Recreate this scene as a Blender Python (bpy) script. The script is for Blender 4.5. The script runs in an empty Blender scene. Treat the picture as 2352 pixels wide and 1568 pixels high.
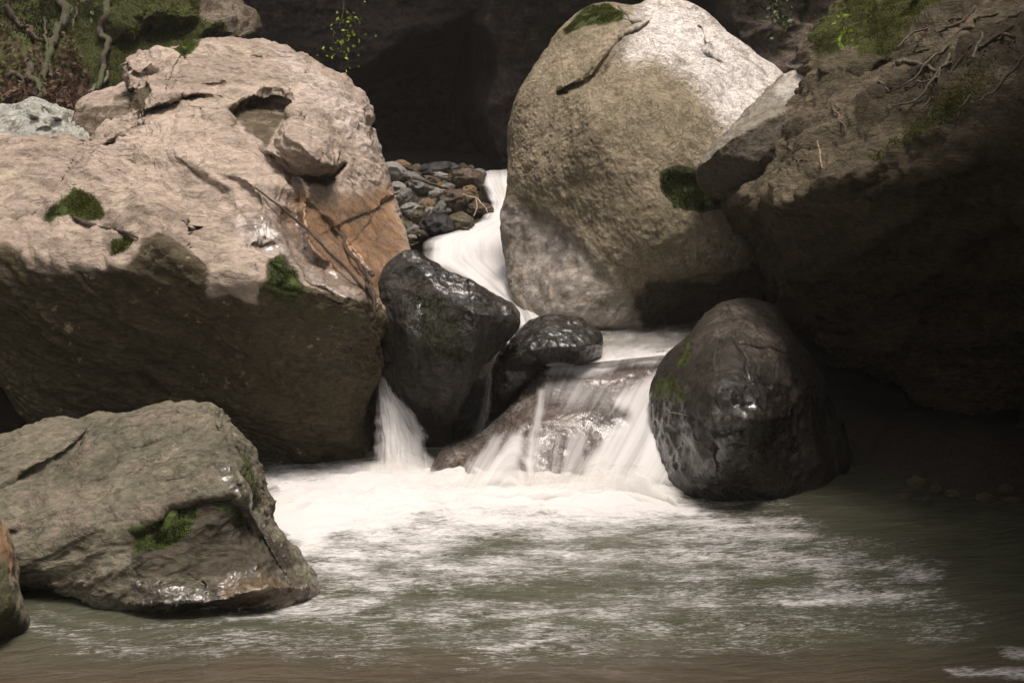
import bpy, math, random
import numpy as np
from mathutils import Vector

S = bpy.context.scene
C = S.collection
rng = np.random.default_rng(7)
random.seed(7)

# ------------------------------------------------------------------ camera, sky, sun, exposure
F = 3267.0            # focal length in units of a 2352 px wide picture
HX, HY, CH = 1176.0, 300.0, 2.0   # vanishing point in that picture, camera height above the pool
cam = bpy.data.objects.new('camera', bpy.data.cameras.new('camera'))
C.objects.link(cam)
cam.location = (0, 0, CH)
cam.rotation_euler = (math.radians(90), 0, 0)
cam.data.sensor_width = 36
cam.data.lens = 36 * F / 2352
cam.data.shift_y = -(784 - HY) / 2352
cam.data.clip_end = 400
S.camera = cam

W = bpy.data.worlds.new("World")
S.world = W
W.use_nodes = True
SUN_EL, SUN_AZ = 77.0, 62.0     # azimuth measured from +X (picture right) towards the viewer (-Y)
nt = W.node_tree
sky = nt.nodes.new('ShaderNodeTexSky')
sky.sky_type = 'NISHITA'
sky.sun_disc = False
sky.sun_elevation = math.radians(SUN_EL)
sky.sun_rotation = math.radians(90 + SUN_AZ)
hs = nt.nodes.new('ShaderNodeHueSaturation')
hs.inputs['Saturation'].default_value = 0.10     # a hazy, overcast sky
nt.links.new(sky.outputs[0], hs.inputs['Color'])
wm = nt.nodes.new('ShaderNodeMix'); wm.data_type = 'RGBA'; wm.blend_type = 'MULTIPLY'
wm.inputs[0].default_value = 1.0
wm.inputs[7].default_value = (1.0, 0.925, 0.875, 1)        # warm white balance of the hazy sky
nt.links.new(hs.outputs[0], wm.inputs[6])
nt.links.new(wm.outputs[2], nt.nodes['Background'].inputs[0])
nt.nodes['Background'].inputs[1].default_value = 0.12

sl = bpy.data.lights.new('sun', 'SUN')
sl.energy = 1.6
sl.angle = math.radians(18)
sl.color = (1.0, 0.885, 0.81)
sun = bpy.data.objects.new('sun', sl)
C.objects.link(sun)
a, e = math.radians(SUN_AZ), math.radians(SUN_EL)
sdir = Vector((math.cos(e) * math.cos(a), -math.cos(e) * math.sin(a), math.sin(e)))
sun.rotation_euler = sdir.to_track_quat('Z', 'Y').to_euler()
sun.location = sdir * 30

S.view_settings.view_transform = 'Standard'
S.view_settings.look = 'None'
S.view_settings.exposure = 1.42
S.view_settings.gamma = 1
S.cycles.use_adaptive_sampling = True
S.cycles.adaptive_threshold = 0.02
S.cycles.max_bounces = 7
S.cycles.diffuse_bounces = 4
S.cycles.glossy_bounces = 2
S.cycles.transparent_max_bounces = 8


# ------------------------------------------------------------------ helpers
def at(px, py, d):
    """a point of the photograph (2352 px wide) at distance d -> the place it stands"""
    px = np.asarray(px, float); py = np.asarray(py, float); d = np.asarray(d, float)
    return np.stack([(px - HX) / F * d, d + 0 * px, CH - (py - HY) / F * d], -1)


_perm = np.random.default_rng(3).permutation(256)
_perm = np.concatenate([_perm, _perm, _perm])
_g = np.random.default_rng(4).normal(size=(256, 3))
_g /= np.linalg.norm(_g, axis=1)[:, None]


def perlin(p):
    p = np.asarray(p, float)
    i = np.floor(p).astype(int)
    f = p - i
    i &= 255
    u = f * f * f * (f * (f * 6 - 15) + 10)
    out = np.zeros(len(p))
    for dx in (0, 1):
        wx = u[:, 0] if dx else 1 - u[:, 0]
        for dy in (0, 1):
            wy = u[:, 1] if dy else 1 - u[:, 1]
            for dz in (0, 1):
                wz = u[:, 2] if dz else 1 - u[:, 2]
                h = _perm[_perm[_perm[i[:, 0] + dx] + ((i[:, 1] + dy) & 255)] + ((i[:, 2] + dz) & 255)]
                g = _g[h]
                out += wx * wy * wz * (g[:, 0] * (f[:, 0] - dx) + g[:, 1] * (f[:, 1] - dy) + g[:, 2] * (f[:, 2] - dz))
    return out * 1.6


def fbm(p, octaves=4, gain=0.5):
    out, a_, s_ = 0, 1.0, 1.0
    for k in range(octaves):
        out = out + a_ * perlin(p * s_ + 17.3 * k)
        a_ *= gain; s_ *= 2.03
    return out


def ridged(p, octaves=4, gain=0.5):
    out, a_, s_ = 0, 1.0, 1.0
    for k in range(octaves):
        out = out + a_ * (1 - 2 * np.abs(perlin(p * s_ + 9.1 * k)))
        a_ *= gain; s_ *= 2.1
    return out


def sstep(x, a_, b_):
    t = np.clip((x - a_) / (b_ - a_), 0, 1)
    return t * t * (3 - 2 * t)


def seg_dist(pts, x, y):
    """distance to an open polyline, and on which side (+ = right-hand side when walking down the page... sign of cross)"""
    best = np.full(x.shape, 1e9); side = np.zeros(x.shape); par = np.zeros(x.shape)
    n = len(pts) - 1
    for k in range(n):
        ax, ay = pts[k]; bx, by = pts[k + 1]
        vx, vy = bx - ax, by - ay
        L2 = vx * vx + vy * vy + 1e-9
        t = np.clip(((x - ax) * vx + (y - ay) * vy) / L2, 0, 1)
        dx, dy = x - (ax + t * vx), y - (ay + t * vy)
        d = np.hypot(dx, dy)
        c = vx * dy - vy * dx
        m = d < best
        best[m] = d[m]; side[m] = np.sign(c[m]); par[m] = ((k + t) / n)[m]
    return best, side, par


def poly_sd(pts, x, y):
    """signed distance to a closed polygon, + inside"""
    d, _, _ = seg_dist(list(pts) + [pts[0]], x, y)
    ins = np.zeros(x.shape, bool)
    n = len(pts)
    for k in range(n):
        ax, ay = pts[k]; bx, by = pts[(k + 1) % n]
        if ay == by: continue
        c = ((ay > y) != (by > y)) & (x < (bx - ax) * (y - ay) / (by - ay) + ax)
        ins ^= c
    return np.where(ins, d, -d)


def tps(ctrl):
    c = np.array(ctrl, float)
    P = c[:, :2] / 300.0
    n = len(P)
    def U(r2): return np.where(r2 > 0, r2 * np.log(r2 + 1e-12), 0)
    K = U(((P[:, None] - P[None]) ** 2).sum(-1)) + 0.02 * np.eye(n)
    A = np.zeros((n + 3, n + 3)); A[:n, :n] = K; A[:n, n] = 1; A[:n, n + 1:] = P
    A[n, :n] = 1; A[n + 1:, :n] = P.T
    w = np.linalg.solve(A, np.concatenate([c[:, 2], np.zeros(3)]))
    def f(x, y):
        x = x / 300.0; y = y / 300.0
        out = w[n] + w[n + 1] * x + w[n + 2] * y
        for k in range(n):
            out = out + w[k] * U((x - P[k, 0]) ** 2 + (y - P[k, 1]) ** 2)
        return out
    return f


def mesh_from(name, v, quads=None, tris=None, smooth=True):
    me = bpy.data.meshes.new(name)
    v = np.asarray(v, np.float32)
    nq = 0 if quads is None else len(quads)
    ntri = 0 if tris is None else len(tris)
    me.vertices.add(len(v)); me.vertices.foreach_set('co', v.ravel())
    loops = []
    if nq: loops.append(np.asarray(quads, np.int32).ravel())
    if ntri: loops.append(np.asarray(tris, np.int32).ravel())
    loops = np.concatenate(loops)
    me.loops.add(len(loops)); me.loops.foreach_set('vertex_index', loops)
    me.polygons.add(nq + ntri)
    st = np.concatenate([np.arange(nq) * 4, nq * 4 + np.arange(ntri) * 3]).astype(np.int32)
    me.polygons.foreach_set('loop_start', st)
    me.polygons.foreach_set('use_smooth', np.full(nq + ntri, smooth))
    me.update(calc_edges=True)
    return me


def attr(me, name, val):
    a_ = me.attributes.new(name, 'FLOAT', 'POINT')
    a_.data.foreach_set('value', np.asarray(val, np.float32).ravel())


def normals(me):
    n = np.zeros(len(me.vertices) * 3, np.float32)
    me.vertices.foreach_get('normal', n)
    return n.reshape(-1, 3).astype(float)


def link(name, me, mat, parent=None, loc=(0, 0, 0)):
    o = bpy.data.objects.new(name, me)
    C.objects.link(o)
    o.location = loc
    if mat is not None: me.materials.append(mat)
    if parent is not None:
        o.parent = parent
    return o


def tag(o, label=None, cat=None, group=None, kind=None):
    if label: o['label'] = label
    if cat: o['category'] = cat
    if group: o['group'] = group
    if kind: o['kind'] = kind
    return o


# ------------------------------------------------------------------ materials
class NT:
    def __init__(self, name):
        self.m = bpy.data.materials.new(name); self.m.use_nodes = True
        self.t = self.m.node_tree; self.t.nodes.clear()
        self.out = self.t.nodes.new('ShaderNodeOutputMaterial')
    def n(self, typ, ins=None, **kw):
        nd = self.t.nodes.new(typ)
        for k, v in kw.items(): setattr(nd, k, v)
        for k, v in (ins or {}).items(): self.s(nd.inputs[k], v)
        return nd
    def s(self, sock, v):
        if isinstance(v, bpy.types.NodeSocket): self.t.links.new(v, sock)
        elif isinstance(v, tuple) and len(v) == 3 and sock.type == 'RGBA': sock.default_value = (*v, 1)
        else: sock.default_value = v
    def attr(self, name): return self.n('ShaderNodeAttribute', attribute_name=name).outputs['Fac']
    def math(self, op, a_, b_=0.0, clamp=False):
        nd = self.n('ShaderNodeMath', {0: a_, 1: b_}, operation=op); nd.use_clamp = clamp; return nd.outputs[0]
    def mix(self, f, a_, b_, mode='MIX'):
        nd = self.n('ShaderNodeMix', data_type='RGBA', blend_type=mode)
        self.s(nd.inputs[0], f); self.s(nd.inputs[6], a_); self.s(nd.inputs[7], b_)
        return nd.outputs[2]
    def ramp(self, v, lo, hi, a_=0.0, b_=1.0):
        nd = self.n('ShaderNodeMapRange', {0: v, 1: lo, 2: hi, 3: a_, 4: b_}, interpolation_type='SMOOTHSTEP'); return nd.outputs[0]
    def noise(self, co, scale, detail=6, rough=0.6, dist=0.0):
        return self.n('ShaderNodeTexNoise', {'Vector': co, 'Scale': scale, 'Detail': detail, 'Roughness': rough, 'Distortion': dist}).outputs['Fac']
    def coords(self, kind='Object', rot=(0, 0, 0), scale=(1, 1, 1)):
        tc = self.n('ShaderNodeTexCoord')
        mp = self.n('ShaderNodeMapping', {'Vector': tc.outputs[kind]})
        mp.inputs['Rotation'].default_value = rot; mp.inputs['Scale'].default_value = scale
        return mp.outputs[0]


def rock_mat(name, ca, cb, cc, stain_shade=(0.022, 0.018, 0.012), moss=(0.030, 0.042, 0.008), pale=(0.55, 0.50, 0.45),
             ochre=(0.30, 0.17, 0.07), ostreak=None, blot=0.6, crackle=0.22, rough=0.75, sc=1.0, bump=1.0, speck=0.5, aniso=None, wetrough=0.22, lichen=0.0, veins=0.0):
    M = NT(name)
    co = M.coords(rot=aniso[0], scale=aniso[1]) if aniso else M.coords()
    iso = M.coords()
    big = M.noise(co, 1.7 * sc, 5, 0.6, 0.4)
    mid = M.noise(co, 6.5 * sc, 7, 0.68, 0.6)
    fine = M.noise(co, 38 * sc, 5, 0.7)
    grain = M.noise(iso, 150 * sc, 3, 0.7)
    col = M.mix(M.ramp(big, 0.35, 0.65), ca, cb)
    col = M.mix(M.ramp(mid, 0.48, 0.70, 0, 0.75), col, cc)
    col = M.mix(M.ramp(M.math('ADD', M.attr('pale'), M.math('ADD', M.math('MULTIPLY', M.math('SUBTRACT', mid, 0.5), 0.9), M.math('MULTIPLY', M.math('SUBTRACT', fine, 0.5), 0.5))), 0.25, 0.95), col, pale)
    ofac = M.math('MULTIPLY', M.attr('ochre'), M.ramp(mid, 0.32, 0.6, 0.55, 1.0))
    osn = M.noise(M.coords(rot=ostreak[0], scale=ostreak[1]), 7, 5, 0.6, 0.4) if ostreak else M.noise(co, 5 * sc, 5, 0.6, 0.5)
    col = M.mix(ofac, col, M.mix(M.ramp(osn, 0.35, 0.65), ochre, tuple(min(1, c * 2.0 + 0.03) for c in ochre)))
    if veins:
        vn = M.noise(co, 2.3 * sc, 4, 0.55, 1.5)
        v = M.math('SUBTRACT', 1.0, M.ramp(M.math('ABSOLUTE', M.math('SUBTRACT', vn, 0.5)), 0.0, 0.006))
        col = M.mix(M.math('MULTIPLY', v, veins), col, (0.42, 0.36, 0.24))
    blo = M.noise(M.coords(rot=(0.4, 0.7, 0.2)), 3.4, 9, 0.72, 0.8)
    col = M.mix(M.ramp(blo, 0.50, 0.66, 0, blot), col, tuple(c * f_ for c, f_ in zip(cb, (0.50, 0.50, 0.44))))
    col = M.mix(M.ramp(blo, 0.30, 0.42, blot * 0.55, 0), col, tuple(min(0.9, c * 1.22) for c in ca))
    # speckle
    sp = M.ramp(fine, 0.3, 0.7, 1 - speck, 1 + speck)
    sp2 = M.ramp(grain, 0.3, 0.7, 1 - speck * 0.5, 1 + speck * 0.5)
    k = M.math('MULTIPLY', sp, sp2)
    pol = M.attr('ochre')
    k = M.n('ShaderNodeMix', {0: M.math('MULTIPLY', pol, 0.8), 2: k, 3: 1.0}, data_type='FLOAT').outputs[0]
    kc = M.n('ShaderNodeCombineColor', {0: k, 1: k, 2: k}).outputs[0]
    col = M.mix(1.0, col, kc, 'MULTIPLY')
    # algae and silt stains, plus shade painted on undersides and hollows, with pale lichen dots
    st = M.ramp(M.math('ADD', M.attr('stain_shade'), M.math('ADD', M.math('MULTIPLY', M.math('SUBTRACT', mid, 0.5), 0.8), M.math('MULTIPLY', M.math('SUBTRACT', fine, 0.5), 0.5))), 0.36, 0.66)
    scol = M.mix(M.ramp(fine, 0.35, 0.65), stain_shade, tuple(c * 2.3 for c in stain_shade))
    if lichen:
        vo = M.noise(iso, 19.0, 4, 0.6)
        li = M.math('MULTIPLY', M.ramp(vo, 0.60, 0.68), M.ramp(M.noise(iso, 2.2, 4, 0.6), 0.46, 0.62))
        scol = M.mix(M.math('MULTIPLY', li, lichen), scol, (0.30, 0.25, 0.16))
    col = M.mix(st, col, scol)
    mo = M.ramp(M.math('ADD', M.attr('moss'), M.math('MULTIPLY', M.math('SUBTRACT', fine, 0.5), 0.6)), 0.35, 0.65)
    col = M.mix(mo, col, M.mix(M.ramp(fine, 0.35, 0.65), moss, tuple(c * 2.4 for c in moss)))
    wet = M.attr('wet')
    wetf = M.ramp(M.math('ADD', wet, M.math('MULTIPLY', M.math('SUBTRACT', mid, 0.5), 0.5)), 0.35, 0.7)
    col = M.mix(M.math('MULTIPLY', wetf, 0.45), col, M.mix(1.0, col, (0.35, 0.33, 0.32), 'MULTIPLY'))
    wetf = M.math('MULTIPLY', wetf, M.ramp(blo, 0.38, 0.56, 0.6, 1.0))
    r = M.n('ShaderNodeMix', {0: wetf, 2: rough, 3: wetrough}, data_type='FLOAT').outputs[0]
    r = M.math('ADD', r, M.ramp(fine, 0.3, 0.7, -0.06, 0.1))
    vor = M.n('ShaderNodeTexVoronoi', {'Vector': co, 'Scale': 24 * sc}, feature='SMOOTH_F1').outputs['Distance']
    h = M.math('ADD', M.math('MULTIPLY', mid, 0.9), M.math('MULTIPLY', fine, 0.30))
    cr = M.ramp(M.math('ABSOLUTE', M.math('SUBTRACT', M.noise(co, 4.2 * sc, 7, 0.62, 1.0), 0.5)), 0.0, 0.035, 0, 1)
    h = M.math('ADD', h, M.math('MULTIPLY', cr, crackle))
    h = M.math('ADD', h, M.math('MULTIPLY', grain, 0.05))
    h = M.math('ADD', h, M.math('MULTIPLY', vor, 0.22))
    h = M.math('ADD', h, M.math('MULTIPLY', mo, M.math('MULTIPLY', grain, 0.3)))
    h = M.math('MULTIPLY', h, M.math('SUBTRACT', 1.0, M.math('MULTIPLY', pol, 0.65)))
    b = M.n('ShaderNodeBump', {'Strength': 0.85, 'Distance': 0.045 * bump, 'Height': h}).outputs[0]
    hc = M.math('ADD', M.math('MULTIPLY', mid, 1.0), M.math('MULTIPLY', vor, 0.35))
    bc = M.n('ShaderNodeBump', {'Strength': 0.7, 'Distance': 0.016 * bump, 'Height': hc}).outputs[0]
    P = M.n('ShaderNodeBsdfPrincipled', {'Base Color': col, 'Roughness': r, 'Normal': b, 'Coat Weight': wetf, 'Coat Roughness': 0.11, 'Coat IOR': 1.45, 'Coat Normal': bc})
    sp_ = M.n('ShaderNodeMix', {0: wetf, 2: 0.3, 3: 0.5}, data_type='FLOAT').outputs[0]
    M.s(P.inputs['Specular IOR Level'], sp_)
    M.t.links.new(P.outputs[0], M.out.inputs[0])
    return M.m


def blade_mat(name, ca, cb, rough=0.8):
    M = NT(name)
    col = M.mix(M.attr('tint'), ca, cb)
    P = M.n('ShaderNodeBsdfPrincipled', {'Base Color': col, 'Roughness': rough, 'Specular IOR Level': 0.2})
    T = M.n('ShaderNodeBsdfTranslucent', {'Color': col})
    X = M.n('ShaderNodeMixShader', {0: 0.3, 1: P.outputs[0], 2: T.outputs[0]})
    M.t.links.new(X.outputs[0], M.out.inputs[0])
    return M.m


def bark_mat(name, ca, cb, moss=0.0):
    M = NT(name)
    co = M.coords(scale=(1, 1, 0.35))
    a_ = M.noise(co, 30, 5, 0.65); b_ = M.noise(co, 120, 4, 0.6)
    col = M.mix(M.ramp(a_, 0.35, 0.65), ca, cb)
    if moss:
        col = M.mix(M.math('MULTIPLY', M.ramp(M.noise(M.coords(), 6, 5), 0.42, 0.62), moss), col, (0.05, 0.07, 0.012))
    h = M.math('ADD', a_, M.math('MULTIPLY', b_, 0.4))
    bp = M.n('ShaderNodeBump', {'Strength': 0.9, 'Distance': 0.012, 'Height': h}).outputs[0]
    P = M.n('ShaderNodeBsdfPrincipled', {'Base Color': col, 'Roughness': 0.8, 'Normal': bp})
    M.t.links.new(P.outputs[0], M.out.inputs[0])
    return M.m


def water_white(nt_, shade=0.80):
    d = nt_.n('ShaderNodeBsdfDiffuse', {'Color': (shade, shade * 0.985, shade * 0.965)})
    t = nt_.n('ShaderNodeBsdfTranslucent', {'Color': (shade, shade * 0.985, shade * 0.965)})
    return nt_.n('ShaderNodeMixShader', {0: 0.25, 1: d.outputs[0], 2: t.outputs[0]}).outputs[0]


def fall_mat(name, fx=26, fy=1.2, contrast=1.0):
    """falling water: white threads along the flow, clear between them"""
    M = NT(name)
    uv = M.n('ShaderNodeUVMap', uv_map='flow').outputs[0]
    mp = M.n('ShaderNodeMapping', {'Vector': uv}); mp.inputs['Scale'].default_value = (fx, fy, 1)
    n1 = M.noise(mp.outputs[0], 1.0, 5, 0.55, 0.3)
    mp2 = M.n('ShaderNodeMapping', {'Vector': uv}); mp2.inputs['Scale'].default_value = (fx * 3.3, fy * 1.3, 1)
    n2 = M.noise(mp2.outputs[0], 1.0, 3, 0.5)
    n = M.math('ADD', M.math('MULTIPLY', n1, 0.78), M.math('MULTIPLY', n2, 0.22))
    n = M.math('MULTIPLY', M.math('SUBTRACT', n, 0.5), 1.9 * contrast)
    d = M.attr('dens')
    f = M.math('ADD', M.math('SUBTRACT', M.math('MULTIPLY', d, 1.65), 0.33), n)
    f = M.ramp(f, -0.05, 1.25)
    f = M.math('MULTIPLY', f, M.ramp(d, 0.0, 0.3), clamp=True)
    Tr = M.n('ShaderNodeBsdfTransparent', {'Color': (0.97, 0.97, 0.96)})
    X = M.n('ShaderNodeMixShader', {0: f, 1: Tr.outputs[0], 2: water_white(M)})
    M.t.links.new(X.outputs[0], M.out.inputs[0])
    return M.m


MOSSY = blade_mat('moss_green', (0.040, 0.046, 0.008), (0.125, 0.135, 0.022))
MOSSDARK = blade_mat('moss_dark', (0.014, 0.018, 0.005), (0.045, 0.055, 0.012))
MOSSBRIGHT = blade_mat('moss_bright', (0.10, 0.13, 0.015), (0.26, 0.32, 0.03))
LEAF = blade_mat('leaf_fresh', (0.16, 0.26, 0.02), (0.42, 0.55, 0.05), 0.45)
LEAFDARK = blade_mat('leaf_grey_green', (0.06, 0.085, 0.04), (0.16, 0.19, 0.10), 0.45)
LITTER = blade_mat('leaf_litter', (0.06, 0.036, 0.024), (0.20, 0.135, 0.095), 0.8)
BARK = bark_mat('bark_brown', (0.028, 0.019, 0.012), (0.085, 0.058, 0.038))
BARKMOSS = bark_mat('bark_mossy', (0.040, 0.031, 0.020), (0.10, 0.078, 0.052), 0.9)
ROOTM = bark_mat('root_grey', (0.07, 0.056, 0.040), (0.20, 0.165, 0.125), 0.3)
STRAW = bark_mat('twig_pale', (0.25, 0.18, 0.10), (0.45, 0.36, 0.25))


# ------------------------------------------------------------------ rocks
def smooth_closed(pts, k=8):
    p = np.array(pts, float); n = len(p); out = []
    for i in range(n):
        p0, p1, p2, p3 = p[i - 1], p[i], p[(i + 1) % n], p[(i + 2) % n]
        d = np.linalg.norm(p2 - p1)
        for j in range(k):
            t = j / k
            m1 = (p2 - p0) * 0.4; m2 = (p3 - p1) * 0.4
            m1 *= min(1, d / (np.linalg.norm(m1) + 1e-6)); m2 *= min(1, d / (np.linalg.norm(m2) + 1e-6))
            h = (2*t**3-3*t*t+1)*p1 + (t**3-2*t*t+t)*m1 + (-2*t**3+3*t*t)*p2 + (t**3-t*t)*m2
            out.append(h)
    return np.array(out)


def rock(name, poly, center, ctrl, rnd=0.4, back=1.0, N=120, p=2.4, q=2.4, feats=(), masks=(), noise=(), mat=None,
         label=None, cat='boulder', group=None, warp=6.0, parent=None, rim=1.0, basez=None, seed=0):
    """a closed solid: outline poly (photo units), front relief through the control depths ctrl, back thickness in m."""
    cx, cy = center
    dense = smooth_closed(poly)
    th = np.arctan2(dense[:, 1] - cy, dense[:, 0] - cx); R = np.hypot(dense[:, 1] - cy, dense[:, 0] - cx)
    o = np.argsort(th); th = th[o]; R = R[o]
    th = np.concatenate([th - 2 * np.pi, th, th + 2 * np.pi]); R = np.concatenate([R, R, R])
    g = np.linspace(-1, 1, N)
    a_, b_ = np.meshgrid(g, g)
    a_, b_ = a_.ravel(), b_.ravel()
    big = np.abs(a_) > np.abs(b_)
    with np.errstate(divide='ignore', invalid='ignore'):
        s = np.where(big, np.abs(a_), np.abs(b_))
        ang = np.where(big, np.where(a_ > 0, 0, np.pi) + (np.pi / 4) * np.where(big, b_ / a_, 0),
                       np.where(b_ > 0, np.pi / 2, -np.pi / 2) - (np.pi / 4) * np.where(~big & (s > 0), a_ / b_, 0))
    ang = np.nan_to_num(ang)
    ang = (ang + np.pi) % (2 * np.pi) - np.pi
    c = np.cos(s * np.pi / 2); sn = np.sin(s * np.pi / 2)
    r = sn ** (2 / p)
    tg_ = np.linspace(-np.pi, np.pi, 721)[:-1]
    Rg = np.interp(tg_, th, R)
    kk = np.exp(-(np.minimum(np.arange(720), 720 - np.arange(720)) * 0.5 / 14.0) ** 2)
    Rs = np.real(np.fft.ifft(np.fft.fft(Rg) * np.fft.fft(kk / kk.sum())))
    Rs = np.interp(ang, np.concatenate([tg_, [np.pi]]), np.concatenate([Rs, Rs[:1]]))
    Re = np.interp(ang, th, R)
    bl = sstep(s, 0.35, 1.0)
    Rr = Rs * (1 - bl) + Re * bl
    px = cx + r * Rr * np.cos(ang); py = cy + r * Rr * np.sin(ang)
    base = tps(ctrl)(px, py) + rnd * (1 - c ** (2 / q))
    q0 = np.stack([px / 60, py / 60, np.full(px.shape, 3.7 + seed)], -1)
    wx = px + warp * fbm(q0, 4); wy = py + warp * fbm(q0 + 31.7, 4)
    off = np.zeros(px.shape)
    for f in feats:
        k = f[0]
        if k == 'ridge':
            _, pts, amp, wa, wb = f
            d, sd_, _ = seg_dist(pts, wx, wy)
            off += amp * np.exp(-d / np.where(sd_ > 0, wa, wb))
        elif k == 'step':       # + on the right-hand side of the walk (page axes, y down)
            _, pts, amp, w, fall = f
            d, sd_, t = seg_dist(pts, wx, wy)
            sdd = d * sd_
            endf = sstep(t, 0.0, 0.3) * sstep(1 - t, 0.0, 0.3)
            off += amp * (sstep(sdd, -w, w) * 2 - 1) * 0.5 * np.exp(-d / fall) * endf
        elif k == 'crack':
            _, pts, amp, w = f
            d, _, t = seg_dist(pts, wx, wy)
            ww = w * (0.35 + 0.65 * np.sin(np.pi * np.clip(t, 0.02, 0.98)))
            off -= amp * np.exp(-(d / ww) ** 2)
        elif k == 'bump':
            _, (bx, by), amp, (rx, ry), rot = f
            ca_, sa_ = math.cos(math.radians(rot)), math.sin(math.radians(rot))
            u = ((wx - bx) * ca_ + (wy - by) * sa_) / rx; v = (-(wx - bx) * sa_ + (wy - by) * ca_) / ry
            off += amp * np.exp(-(u * u + v * v))
        elif k == 'plate':
            _, pts, amp, w = f
            off += amp * sstep(poly_sd(pts, wx, wy), -w * 0.4, w)
    d_front = base - off * np.clip(c * 5, 0, 1)
    Vf = at(px, py, d_front)
    thick = back * c ** (2 / q)
    Vb = at(px, py, base + thick)
    inner = (s < 1 - 1e-6)
    idx_b = np.arange(N * N)
    n_in = inner.sum()
    idx_b = np.where(inner, 0, np.arange(N * N))
    idx_b[inner] = N * N + np.arange(n_in)
    ii = np.arange(N * N).reshape(N, N)
    qf = np.stack([ii[:-1, :-1], ii[1:, :-1], ii[1:, 1:], ii[:-1, 1:]], -1).reshape(-1, 4)
    qb = idx_b[qf][:, ::-1]
    V = np.concatenate([Vf, Vb[inner]])
    quads = np.concatenate([qf, qb])
    loc = V.mean(0); loc[2] = V[:, 2].min() if basez is None else basez
    me = mesh_from(name, V - loc, quads)
    nv = len(V)
    if noise:
        nn = normals(me)
        # outward?
        if nn[(N // 2) * N + N // 2][1] > 0: nn = -nn
        pxa = np.concatenate([wx, wx[inner]]); pya = np.concatenate([wy, wy[inner]])
        disp = np.zeros(nv)
        for f in noise:
            typ, scale, amp = f[:3]
            opt = f[3] if len(f) > 3 else {}
            P = (V + seed * 5.1)
            if 'rot' in opt:
                ca_, sa_ = math.cos(math.radians(opt['rot'])), math.sin(math.radians(opt['rot']))
                P = np.stack([P[:, 0] * ca_ + P[:, 2] * sa_, P[:, 1], -P[:, 0] * sa_ + P[:, 2] * ca_], -1)
            P = P * np.array(opt.get('sc', (1, 1, 1))) / scale
            if typ == 'fbm': v = fbm(P, opt.get('oct', 4), opt.get('gain', 0.5))
            elif typ == 'ridged': v = ridged(P, opt.get('oct', 4), opt.get('gain', 0.5)) - 0.4
            elif typ == 'facet':
                v = np.abs(perlin(P)) + 0.5 * np.abs(perlin(P * 2.1 + 5)); v = v - 0.5
            elif typ == 'pit': v = -np.clip(perlin(P) - 0.15, 0, 1) * 2
            elif typ == 'terrace':
                k_ = fbm(P, 4, 0.5) * opt.get('n', 4); fr = k_ - np.floor(k_)
                v = (np.floor(k_) + sstep(fr, 0.72, 1.0)) / opt.get('n', 4)
            elif typ == 'strata':
                zz = P[:, 2] + 0.6 * fbm(P * 0.3, 3)
                fr = zz - np.floor(zz); v = np.minimum(fr / 0.8, (1 - fr) / 0.2) - 0.5
            if 'notmask' in opt:
                v = v * (1 - sstep(poly_sd(opt['notmask'], pxa, pya), -25, 25))
            if 'mask' in opt:
                v = v * sstep(poly_sd(opt['mask'], pxa, pya), -opt.get('soft', 15), opt.get('soft', 15))
            disp += amp * v
        Vn = V + nn * disp[:, None]
        me.vertices.foreach_set('co', (Vn - loc).astype(np.float32).ravel())
        me.update()
        V = Vn
    if nn_flip(me, N):
        me.flip_normals()
    A = {k: np.zeros(nv) for k in ('moss', 'wet', 'stain_shade', 'pale', 'ochre')}
    nf = N * N
    for (k, pts, soft, val) in masks:
        if pts is None:
            A[k][:] = np.maximum(A[k], val); continue
        sd_ = poly_sd(pts, np.concatenate([wx, wx[inner]]), np.concatenate([wy, wy[inner]]))
        A[k] = np.maximum(A[k], val * sstep(sd_, -soft, soft))
    for k, v in A.items(): attr(me, k, v)
    ob = link(name, me, mat, parent, loc if parent is None else Vector(loc) - parent.location)
    tag(ob, label, cat if parent is None else None, group)
    fr = V[:nf]
    info = dict(o=ob, V=fr, px=wx, py=wy, sx=fr[:, 0] / fr[:, 1] * F + HX, sy=HY - (fr[:, 2] - CH) / fr[:, 1] * F, n=normals(me)[:nf], A={k: v[:nf] for k, v in A.items()}, loc=loc, N=N)
    return info


def nn_flip(me, N):
    n = np.zeros(3, np.float32)
    k = (N // 2) * (N - 1) + N // 2
    return me.polygons[k].normal[1] > 0


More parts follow.
